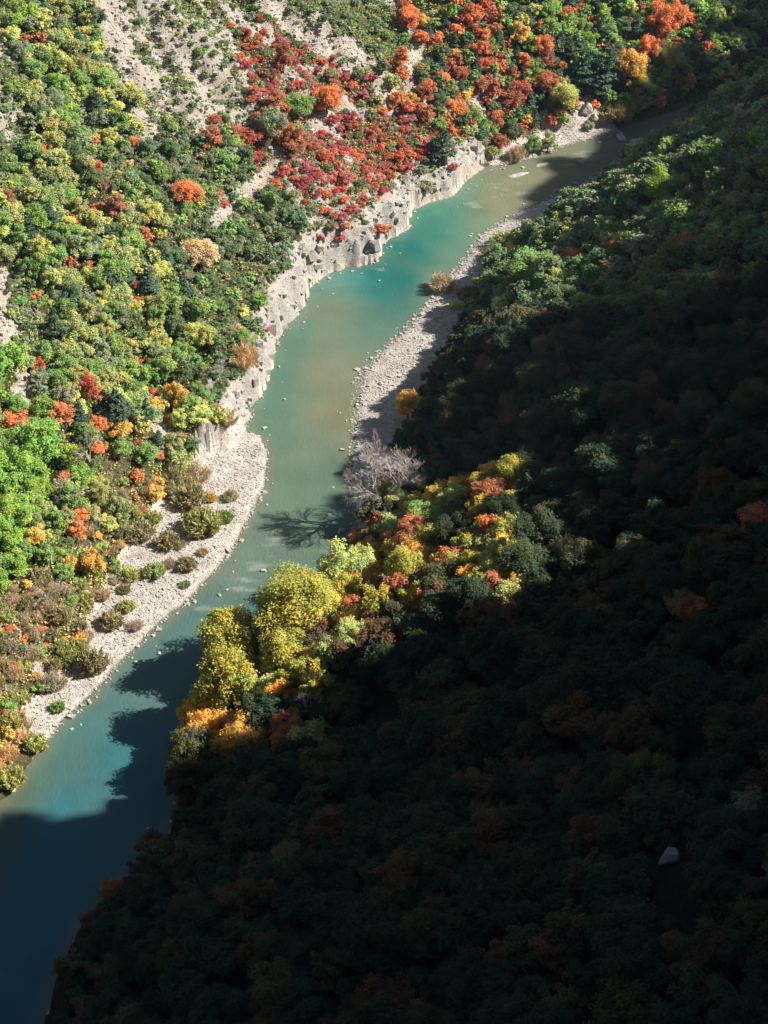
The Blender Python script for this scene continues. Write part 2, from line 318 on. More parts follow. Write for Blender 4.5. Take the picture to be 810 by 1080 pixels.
# zones of the left slope, laid out as world points
ZP = {'woods': [(60, 40), (90, 90), (60, 130), (30, 20), (40, 80), (110, 60), (130, 105), (90, 240), (130, 250), (75, 290), (120, 300), (145, 335), (100, 350), (50, 400), (140, 400), (30, 480), (180, 340), (60, 225), (30, 250), (150, 300), (40, 175)],
      'scree': [(170, 20), (200, 60), (230, 60), (300, 20), (340, 30), (260, 10), (180, 110), (215, 105), (240, 100), (400, 10), (380, 50), (160, 60)],
      'garrigue': [(8, 100), (15, 160), (8, 300), (5, 345), (20, 120), (150, 120), (390, 30), (350, 10), (420, 50), (10, 60)],
      'redscrub': [(280, 80), (330, 110), (300, 160), (350, 80), (400, 110), (380, 160), (420, 140), (460, 150), (340, 200), (400, 190), (440, 170), (330, 165), (360, 215), (480, 180), (300, 60)],
      'scrub': [(200, 190), (170, 180), (250, 180), (230, 250), (280, 240), (250, 310), (290, 280), (210, 320), (230, 370), (195, 290), (260, 205), (310, 235), (180, 145), (210, 150), (260, 350), (190, 385)],
      'autumn': [(445, 40), (480, 60), (520, 60), (560, 80), (480, 110), (530, 120), (500, 20), (460, 15), (430, 80), (590, 90), (560, 120)],
      'mixed': [(600, 50), (640, 15), (660, 60), (740, 10), (560, 20), (580, 10), (620, 80), (700, 60), (560, 150), (600, 130)],
      'gold': [(180, 430), (130, 450), (60, 440), (100, 500), (80, 590), (60, 560), (215, 430), (145, 480), (90, 540)],
      'tan': [(30, 620), (60, 650), (90, 640), (40, 700), (20, 780), (100, 560), (10, 820), (60, 730), (20, 740), (110, 500), (60, 690), (0, 860)],
      'bright': [(15, 500), (20, 560), (5, 600), (40, 460), (20, 460)]}
ZN = list(ZP); _zp = np.array([p for k in ZN for p in ZP[k]], float); _zi = np.array([i for i, k in enumerate(ZN) for p in ZP[k]])
_zw = F.hit(_zp[:, 0], _zp[:, 1], 2.0)[:, :2]
def zone(x, y, jit=5.0):
    x = np.asarray(x, float); y = np.asarray(y, float)
    xx = x + vnoise(x, y, 14, 301) * jit; yy = (y + vnoise(x, y, 14, 302) * jit)
    best = np.full(x.shape, 1e18); zi = np.zeros(x.shape, int)
    for (a, b), k in zip(_zw, _zi):
        d = (xx - a) ** 2 + ((yy - b) * .8) ** 2; m = d < best; best = np.where(m, d, best); zi = np.where(m, k, zi)
    return zi
BARE_Z = {'woods': -.25, 'scree': .48, 'garrigue': .10, 'redscrub': .24, 'scrub': .06, 'autumn': .05, 'mixed': -.1, 'gold': -.05, 'tan': .0, 'bright': -.4}
_bz = np.array([BARE_Z[k] for k in ZN])
zg = zone(F.X, F.Y, 6)
bare = _bz[zg]
_cx = F.X * .91 - F.Y * .41; _cy = F.X * .41 + F.Y * .91           # down the slope, along the river
bare = bare + .75 * fbm(_cx * .35, _cy, 4.5, 401, 4) + .12
vis = (F.X > -115) & (F.X < 120) & (F.Y > 95) & (F.Y < 545)
cd_ = np.zeros(F.X.shape)
for pts, w in CHUTES:
    m = vis & (F.dL > 0); dd = polydist(F.X[m], F.Y[m], pts) + fbm(F.X[m], F.Y[m], 3, 411, 2) * w * .7
    cd_[m] = np.maximum(cd_[m], 1 - sstep(w * .6, w * 1.25, dd))
bare = np.maximum(bare, cd_ * 1.5); bare = np.where(F.dR > 0, -.5, bare)
bare = np.maximum(bare, np.where((F.ch > 4) & (F.dL > 0), 1.3 - sstep(F.bw + 2.0, F.bw + 5, F.dL), 0))
bare = np.where((F.dR > 0) & (F.X * S_DIR[0] + F.Y * S_DIR[1] > xbank(F.X * T_DIR[0] + F.Y * T_DIR[1]) + 100), -.4, bare)
wood = np.where(F.dR > 0, 1 - np.clip(bare, 0, 1), np.where(zg == ZN.index('woods'), .55, np.where(zg == ZN.index('bright'), .7, .15))) * (1 - cd_)
wood = np.where(bare > .9, 0, wood)
bare = np.where(vis, bare, -.5); wood = np.where(vis, wood, 1.0); F.bare = bare

# ------------------------------------------------------------------ ground sheets cut from one surface
nx, ny = F.X.shape; idx = np.arange(nx * ny).reshape(nx, ny)
Q = np.stack([idx[:-1, :-1], idx[1:, :-1], idx[1:, 1:], idx[:-1, 1:]], -1).reshape(-1, 4)
def fc(A): return ((A[:-1, :-1] + A[1:, :-1] + A[1:, 1:] + A[:-1, 1:]) / 4).ravel()
cL, cR, cbw, cch, cbr, cz = fc(F.dL), fc(F.dR), fc(F.bw), fc(F.ch), fc(F.bwr), fc(F.Z)
cxx, cyy = fc(F.X), fc(F.Y); jn = fbm(cxx, cyy, 4, 421, 3) * 1.4
incl = (cyy > 60) & (cyy < 560) & (np.abs(cxx) < 170)
reg = np.zeros(len(Q), int)                                    # 0 hillside
reg[(cL <= 0) & (cR <= 0)] = 1                                 # river bed
reg[(cL > 0) & (cL < cbw + 1.2 + jn) & (cbw > 2) & incl] = 2       # gravel, left
reg[(cR > 0) & (cR < cbr + 1.5 + jn) & (cbr > 1.2) & incl] = 3     # gravel, right
reg[(cL > 0) & (cch > 3.2) & (cL > cbw * .9) & (cL < cbw + 2.6 + jn * 1.0) & incl & (reg != 2)] = 4    # cliff
PV = np.stack([F.X, F.Y, F.Z], -1).reshape(-1, 3)
def sheet(name, sel, mat, **at):
    q = Q[sel]; used = np.unique(q); mp = np.full(nx * ny, -1); mp[used] = np.arange(len(used))
    me = quads_mesh(name, PV[used], mp[q], [mat], smooth=True)
    for k, a in at.items(): attr(me, k, a.ravel()[used])
    o = link(name, me); o['kind'] = 'structure'; return o
sheet('hillside', (reg == 0) & (cL > 0), M_GROUND, bare=bare, wood=wood); sheet('shaded_hillside', (reg == 0) & (cL <= 0), M_GROUND, bare=bare, wood=wood)
sheet('riverbed', reg == 1, M_GRAVEL); sheet('gravel_beach', reg == 2, M_GRAVEL); sheet('gravel_bar', reg == 3, M_GRAVEL); sheet('limestone_cliff', reg == 4, M_CLIFF)

# river surface
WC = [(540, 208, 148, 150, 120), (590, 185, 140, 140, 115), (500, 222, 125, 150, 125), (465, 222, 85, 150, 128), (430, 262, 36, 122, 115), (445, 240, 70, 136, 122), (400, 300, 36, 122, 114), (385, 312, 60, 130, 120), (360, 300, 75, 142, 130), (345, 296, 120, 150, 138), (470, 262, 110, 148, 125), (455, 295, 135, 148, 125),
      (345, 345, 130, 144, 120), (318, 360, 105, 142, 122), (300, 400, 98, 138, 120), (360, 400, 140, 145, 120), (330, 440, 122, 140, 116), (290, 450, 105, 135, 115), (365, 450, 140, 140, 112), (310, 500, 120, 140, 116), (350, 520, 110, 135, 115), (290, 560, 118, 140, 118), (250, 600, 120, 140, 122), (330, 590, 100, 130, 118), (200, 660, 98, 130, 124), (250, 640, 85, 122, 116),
      (150, 700, 96, 130, 122), (130, 740, 88, 130, 124), (80, 790, 90, 130, 122), (40, 815, 92, 128, 112), (10, 850, 95, 110, 90), (150, 780, 66, 124, 130), (60, 900, 60, 125, 142), (20, 1000, 60, 122, 145), (680, 150, 120, 128, 115), (760, 120, 120, 128, 115)]  # shaded lower river points painted bluer, standing in for reflected sky
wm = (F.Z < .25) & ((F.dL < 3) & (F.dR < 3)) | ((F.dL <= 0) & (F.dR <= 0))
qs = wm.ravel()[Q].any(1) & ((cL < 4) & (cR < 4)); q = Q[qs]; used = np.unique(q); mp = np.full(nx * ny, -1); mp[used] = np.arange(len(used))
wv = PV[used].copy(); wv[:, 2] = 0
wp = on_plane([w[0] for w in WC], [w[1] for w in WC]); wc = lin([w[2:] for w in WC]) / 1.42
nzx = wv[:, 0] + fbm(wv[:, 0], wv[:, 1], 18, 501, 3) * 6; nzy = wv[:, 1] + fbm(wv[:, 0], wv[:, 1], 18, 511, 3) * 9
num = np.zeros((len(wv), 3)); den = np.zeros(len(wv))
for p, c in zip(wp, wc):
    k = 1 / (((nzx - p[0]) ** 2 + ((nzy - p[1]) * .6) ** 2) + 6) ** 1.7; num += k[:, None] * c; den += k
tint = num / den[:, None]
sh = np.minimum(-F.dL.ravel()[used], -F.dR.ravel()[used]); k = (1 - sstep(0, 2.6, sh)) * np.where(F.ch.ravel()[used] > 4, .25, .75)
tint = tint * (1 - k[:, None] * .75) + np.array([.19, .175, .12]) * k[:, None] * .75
rif = np.zeros(len(wv))
for (a, b, w) in [(530, 200, 14), (545, 205, 12), (500, 215, 8), (300, 575, 12), (340, 590, 10), (250, 620, 10), (215, 650, 8), (270, 600, 9), (350, 290, 6), (400, 282, 5), (620, 165, 12), (600, 175, 8)]:
    c = on_plane(a, b); rif = np.maximum(rif, np.exp(-((wv[:, 0] - c[0]) ** 2 + (wv[:, 1] - c[1]) ** 2) / (w * .5) ** 2))
foam = sstep(.74, .95, rif * .5 + .55 * (vnoise(wv[:, 0] * .45 + wv[:, 1] * .2, wv[:, 1] * 1.2, .9, 521) * .5 + .5)) * .22
tint = tint * (1 - foam[:, None]) + .62 * foam[:, None]
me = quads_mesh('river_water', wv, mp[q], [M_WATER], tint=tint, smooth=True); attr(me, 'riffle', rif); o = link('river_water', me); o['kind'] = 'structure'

# ------------------------------------------------------------------ plant builders (all quads)
def tube(path, rad, k=5):
    path = np.asarray(path, float); V = []; Qd = []; n = len(path)
    for i in range(n):
        d = path[min(i + 1, n - 1)] - path[max(i - 1, 0)]; d /= np.linalg.norm(d) + 1e-9
        a = np.cross(d, [0.31, .95, .1]); a /= np.linalg.norm(a); b = np.cross(d, a)
        for j in range(k):
            th = 2 * math.pi * j / k; V.append(path[i] + rad[i] * (a * math.cos(th) + b * math.sin(th)))
    for i in range(n - 1):
        for j in range(k): Qd.append((i * k + j, i * k + (j + 1) % k, (i + 1) * k + (j + 1) % k, (i + 1) * k + j))
    return np.array(V), np.array(Qd)
def join(parts):
    V, Qd, o = [], [], 0
    for v, q in parts: V.append(v); Qd.append(q + o); o += len(v)
    return np.vstack(V), np.vstack(Qd)
def leaf_quads(P, Nn, size, r, aspect=.75):
    """one quad per point, facing about Nn"""
    n = len(P); Nn = Nn / (np.linalg.norm(Nn, axis=1, keepdims=True) + 1e-9)
    a = np.cross(Nn, r.normal(size=(n, 3))); a /= np.linalg.norm(a, axis=1, keepdims=True) + 1e-9; b = np.cross(Nn, a)
    s = np.asarray(size).reshape(-1, 1) * np.ones((n, 1)); a = a * s; b = b * s * aspect
    bend = Nn * s * .18
    V = np.stack([P - a * .5 - b * .32 - bend, P + a * .42 - b * .5, P + a * .5 + b * .34 - bend, P - a * .4 + b * .5], 1).reshape(-1, 3)
    return V, np.arange(4 * n).reshape(-1, 4)
def crown(seed, R, H, z0, nl, nleaf, ls, flat=.75, hue=.12, skirt=-.35):
    """broadleaf crown: lobes on an uneven ellipsoid, leaf clumps spread over and through every lobe"""
    r = np.random.default_rng(seed); L = []; tries = 0
    while len(L) < nl and tries < 4000:
        tries += 1; d = r.normal(size=3); d /= np.linalg.norm(d)
        if d[2] < skirt: continue
        rr = r.uniform(.42, .93) if r.random() < .85 else r.uniform(0, .4)
        c = d * rr * np.array([R, R, H / 2]); lr = R * r.uniform(.13, .33)
        if all(np.linalg.norm((c - q[0])) > (lr + q[1]) * .52 for q in L): L.append((c, lr))
    LC = np.array([q[0] for q in L]); LR = np.array([q[1] for q in L]); w = LR ** 2; w /= w.sum(); li = r.choice(len(L), nleaf, p=w)
    d = r.normal(size=(nleaf, 3)); d[:, 2] += .35; d /= np.linalg.norm(d, axis=1, keepdims=True)
    bump = 1 + .26 * np.sin(d[:, 0] * 7 + li) * np.sin(d[:, 1] * 6 + 2 * li) + .2 * r.normal(size=nleaf)
    rad = LR[li] * np.clip(bump, .4, 1.5) * np.where(r.random(nleaf) < .25, r.uniform(.5, .95, nleaf), 1)
    P = LC[li] + d * rad[:, None] * np.array([1, 1, flat]); P[:, 2] += z0 + H / 2
    Nn = d * .6 + np.array([.0, 0, .85]) + r.normal(size=(nleaf, 3)) * .4; V, Qd = leaf_quads(P, Nn, ls * r.uniform(.6, 1.35, nleaf), r)
    lob = r.uniform(.85, 1.15, len(L)); lh = np.clip(r.normal(size=len(L)) * hue, -.22, .22)
    b = lob[li] * r.uniform(.72, 1.28, nleaf); h = lh[li] + r.normal(size=nleaf) * hue * .5
    T = np.stack([b * (1 + h), b * (1 + h * .25), b * (1 - np.maximum(h, -.1) * .5)], 1); return V, Qd, np.repeat(np.clip(T, .2, 2), 4, 0), LC + np.array([0, 0, z0 + H / 2])
def woody(seed, top, lobes, r0, zfork):
    r = np.random.default_rng(seed + 99); lean = r.normal(size=2) * .25
    tr = [np.array([0, 0, -.6]), np.array([lean[0] * .3, lean[1] * .3, zfork * .5]), np.array([lean[0], lean[1], zfork]), np.array([lean[0] * 1.6, lean[1] * 1.6, top])]
    parts = [tube(tr, [r0 * 1.35, r0, r0 * .8, r0 * .25], 7)]
    for c in lobes:
        f = np.array([lean[0], lean[1], zfork + r.uniform(-.1, .5) * (top - zfork)]); m = (f + c) / 2 + r.normal(size=3) * .15 + np.array([0, 0, -.15])
        parts.append(tube([f, m, c], [r0 * .45, r0 * .28, r0 * .1], 5))
    return join(parts)
BIG, MID, BUSH = [], [], []
class Proto: pass
def tree_proto(seed, R, H, z0, nl, n, ls, store, hue=.12, flat=.75, skirt=-.35):
    V, Qd, T, LC = crown(seed, R, H, z0, nl, n, ls, flat, hue, skirt); p = Proto()
    p.crown = quads_mesh('crown', V, Qd, [M_LEAF], tint=T); tv, tq = woody(seed, z0 + H * .6, LC, .045 * R + .06, z0 + H * .12)
    p.trunk = quads_mesh('trunk', tv, tq, [M_BARK], smooth=True, tint=np.ones((len(tv), 3))); p.R = R; p.hc = z0 + H * .55; p.raw = (V, Qd, T); store.append(p); return p
for k in range(6): tree_proto(1000 + k, 4.0, 6.6 + .5 * (k % 3), 1.0, 38 + 4 * k, 10500, .26, BIG, .15, .8, -.6)
for k in range(7): tree_proto(1100 + k, 2.6, 4.4 + .4 * (k % 3), .3, 24 + 3 * k, 3400, .25, MID, .13, .8, -.6)
for k in range(5): tree_proto(1200 + k, 2.3, 2.4 + .2 * k, -.1, 16 + 4 * k, 1900, .25, BUSH, .12, .7, -.3)
HUGE = []
for k in range(3): tree_proto(1250 + k, 4.0, 6.6 + .4 * k, .8, 60 + 8 * k, 24000, .17, HUGE, .18, .8, -.6)
def pine_proto(seed, R, H):
    r = np.random.default_rng(seed); P, Nn = [], []; br = []; nw = 9
    for w in range(nw):
        f = w / (nw - 1); z = 1.5 + (H - 1.8) * f; rw = R * (1 - f ** 1.6) * (.75 + .25 * math.sin(math.pi * min(f * 2.2, 1))) + .35
        for j in range(7 if f < .8 else 4):
            th = r.uniform(0, 6.28); L = rw * r.uniform(.7, 1.1); dr = np.array([math.cos(th), math.sin(th), .12]); base = np.array([0, 0, z]); tip = base + dr * L; br.append(tube([base, tip], [.05, .015], 4))
            n = int(34 * L / R) + 16; t = r.uniform(.3, 1.05, n) ** .7; c = base + dr * (L * t)[:, None]; side = np.cross(dr, [0, 0, 1])
            c = c + side * (r.normal(size=n) * .16 * L)[:, None] + np.array([0, 0, 1]) * (r.uniform(-.12, .22, n))[:, None]
            P.append(c); Nn.append(np.array([0, 0, 1]) + dr * .4 + r.normal(size=(n, 3)) * .55)
    P = np.vstack(P); Nn = np.vstack(Nn); V, Qd = leaf_quads(P, Nn, .46 * r.uniform(.6, 1.3, len(P)), r, .5); b = r.uniform(.65, 1.25, len(P))
    T = np.repeat(np.stack([b, b, b * 1.03], 1), 4, 0); p = Proto(); p.crown = quads_mesh('crown', V, Qd, [M_LEAF], tint=T)
    tv, tq = join([tube([(0, 0, -.6), (.05, 0, H * .5), (0, .05, H * .95)], [.2, .13, .03], 6)] + br); p.trunk = quads_mesh('trunk', tv, tq, [M_BARK], smooth=True, tint=np.ones((len(tv), 3))); p.R = R; p.hc = H * .5; p.raw = (V, Qd, T); return p
PINE = [pine_proto(1300, 2.7, 7.5), pine_proto(1301, 2.4, 8), pine_proto(1302, 3.0, 6.8)]
def willow_proto(seed, R, H, n, wid, wood=False):
    """upright feathery shrub: stems fan out of the ground, short narrow leaves or twigs along them"""
    r = np.random.default_rng(seed); ns = 60; P, A = [], []
    for s in range(ns):
        th = r.uniform(0, 6.28); out = r.uniform(.1, 1) ** .8; base = np.array([math.cos(th), math.sin(th), 0]) * out * R * .55; tip = np.array([math.cos(th) * out * R, math.sin(th) * out * R, H * r.uniform(.7, 1.05) * (1 - .45 * out * out)])
        m = n // ns; t = r.uniform(.12, 1.0, m) ** .8; c = base + (tip - base) * t[:, None] + r.normal(size=(m, 3)) * .16
        P.append(c); d = (tip - base) / np.linalg.norm(tip - base); A.append(d + r.normal(size=(m, 3)) * .45)
    P = np.vstack(P); A = np.vstack(A); A /= np.linalg.norm(A, axis=1, keepdims=True); ln = r.uniform(.3, .75, len(P))[:, None] * (1.3 if wood else 1)
    sd = np.cross(A, r.normal(size=A.shape)); sd /= np.linalg.norm(sd, axis=1, keepdims=True); w = wid * r.uniform(.6, 1.3, len(P))[:, None]
    V = np.stack([P - A * ln * .5 - sd * w * .5, P - A * ln * .5 + sd * w * .5, P + A * ln * .5 + sd * w * .3, P + A * ln * .5 - sd * w * .3], 1).reshape(-1, 3); V[:, 2] = np.maximum(V[:, 2], -.2)
    b = r.uniform(.7, 1.3, len(P)) * (1 + .25 * vnoise(P[:, 0], P[:, 1], .9, seed)); p = Proto(); T = np.repeat(np.stack([b * 1.03, b, b * .95], 1), 4, 0); Qd = np.arange(len(V)).reshape(-1, 4)
    p.crown = quads_mesh('shrub', V, Qd, [M_TWIG if wood else M_LEAF], tint=T); p.R = R; p.hc = H * .45; p.raw = (V, Qd, T); return p
WILLOW = [willow_proto(1400 + k, 2.2, 2.3 + .2 * k, 2600, .15) for k in range(4)]
TWIG = [willow_proto(1450 + k, 2.2, 2.8 + .3 * k, 2600, .055, True) for k in range(3)]
def bare_tree(seed, H, spread, levels=6, r0=.28, lean=(0, 0), twl=.42, fan=.55):
    r = np.random.default_rng(seed); big, small = [], []
    def grow(p, d, L, rad, lv):
        n = 3; pts = [p]; dd = d.copy()
        for i in range(n):
            dd = dd + r.normal(size=3) * .16 + np.array([0, 0, .035]); dd /= np.linalg.norm(dd); pts.append(pts[-1] + dd * L / n)
        rr = [rad * (1 - .32 * i / n) for i in range(n + 1)]; (big if lv >= levels - 2 else small).append(tube(pts, rr, 6 if lv >= levels - 2 else 3))
        if lv == 0: return
        for j in range(3 if r.random() < .62 else 2 if lv > 1 else 3):
            ax = np.cross(dd, r.normal(size=3)); ax /= np.linalg.norm(ax); an = fan * r.uniform(.45, 1.25); nd = dd * math.cos(an) + ax * math.sin(an) + np.array([lean[0], lean[1], 0]) * .12; nd /= np.linalg.norm(nd)
            st = pts[-1] if j < 2 else pts[-2]; grow(st, nd, L * r.uniform(.68, .88), rad * .67, lv - 1)
    for s in range(2 if spread > .5 else 1):
        d = np.array([lean[0] + r.normal() * .2, lean[1] + r.normal() * .2, 1.0]); d /= np.linalg.norm(d); grow(np.array([r.normal() * .2, r.normal() * .2, -.4]), d, H * .26, r0, levels)
    return join(big), join(small)
BARE_ROOTS = {}
def bare_protos(key, mat, *a, **k):
    (bv, bq), (sv, sq) = bare_tree(*a, **k); t = quads_mesh('trunk', bv, bq, [mat], smooth=True); b = quads_mesh('branches', sv, sq, [mat]); BARE_ROOTS[key] = (t, b)
bare_protos('grey', M_GREYB, 5, 11.5, 1, levels=8, r0=.3, lean=(-.42, -.05), fan=.5)
bare_protos('snag', M_PALE, 8, 7, 0, levels=4, r0=.2, fan=.5)
bare_protos('thin', M_GREYB, 12, 9, 0, levels=6, r0=.16, fan=.42)
# ------------------------------------------------------------------ colours (as seen in sun, turned into base colours; deep and dull ones darkened for the shaded slope)
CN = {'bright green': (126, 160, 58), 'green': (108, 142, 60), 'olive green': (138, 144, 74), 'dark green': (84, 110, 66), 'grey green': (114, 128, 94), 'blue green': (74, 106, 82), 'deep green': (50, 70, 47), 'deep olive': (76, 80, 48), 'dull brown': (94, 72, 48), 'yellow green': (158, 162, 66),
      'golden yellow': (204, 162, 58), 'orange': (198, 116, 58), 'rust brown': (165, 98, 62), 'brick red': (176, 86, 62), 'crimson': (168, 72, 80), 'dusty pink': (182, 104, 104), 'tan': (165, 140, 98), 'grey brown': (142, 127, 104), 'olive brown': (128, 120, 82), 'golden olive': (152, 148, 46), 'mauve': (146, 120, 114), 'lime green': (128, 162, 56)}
KA = 2.1
DES = .36
def colr(name, r=rng, j=.075):
    warm = name in VIVID; c = lin(CN[name]) * (1.7 if warm else KA); c = c + (c.mean() * np.array([1.12, 1.03, .78]) - c) * (.24 if warm else DES); f = 1 + r.normal() * j; h = r.normal() * j * .6
    return (float(np.clip(c[0] * f * (1 + h), .005, .9)), float(np.clip(c[1] * f, .005, .9)), float(np.clip(c[2] * f * (1 - h), .005, .9)), 1.0)
RECS = []
VIVID = {'lime green', 'bright green', 'orange', 'brick red', 'crimson', 'dusty pink', 'rust brown', 'golden yellow', 'golden olive'}
KINDWORD = {'oak_tree': 'oak', 'broadleaf_tree': 'broadleaf tree', 'autumn_tree': 'autumn tree', 'pine_tree': 'pine', 'evergreen_shrub': 'shrub', 'red_shrub': 'shrub', 'willow_shrub': 'willow shrub', 'twiggy_shrub': 'twiggy shrub', 'bare_tree': 'bare tree'}
CAT = {'oak_tree': 'oak tree', 'broadleaf_tree': 'tree', 'autumn_tree': 'autumn tree', 'pine_tree': 'pine tree', 'evergreen_shrub': 'shrub', 'red_shrub': 'autumn shrub', 'willow_shrub': 'willow', 'twiggy_shrub': 'twiggy shrub', 'bare_tree': 'bare tree'}
WARM = {'golden yellow', 'orange', 'rust brown', 'brick red', 'crimson', 'dusty pink', 'tan', 'dull brown', 'golden olive'}
def pick_proto(form, R, r):
    if form == 'tree' and R > 4.6: return HUGE[r.integers(3)]
    if form == 'tree': return BIG[r.integers(len(BIG))] if R > 2.7 else MID[r.integers(len(MID))]
    if form == 'bush': return BUSH[r.integers(len(BUSH))]
    if form == 'pine': return PINE[r.integers(len(PINE))]
    if form == 'willow': return WILLOW[r.integers(len(WILLOW))]
    return TWIG[r.integers(len(TWIG))]
def rec(form, x, y, z, R, colour, hr=1.0, label=None, lm=None, right=False, col=None):
    p = pick_proto(form, R, rng); s = R / p.R
    kind = {'pine': 'pine_tree', 'willow': 'willow_shrub', 'twig': 'twiggy_shrub'}.get(form)
    if form == 'bush': kind = 'red_shrub' if colour in WARM else 'evergreen_shrub'
    if form == 'tree': kind = 'autumn_tree' if colour in WARM else ('broadleaf_tree' if right else 'oak_tree')
    RECS.append(dict(form=form, p=p, x=x, y=y, z=z - .1, s=s, sz=s * hr, R=R, colour=colour, col=col or colr(colour), kind=kind, rot=rng.uniform(0, 6.28), label=label, lm=lm, right=right))
HC = {'tree': (BIG[0].hc / BIG[0].R), 'bush': BUSH[2].hc / 2.3, 'pine': 3.75 / 2.7, 'willow': 1.1 / 2.2, 'twig': 1.4 / 2.2}
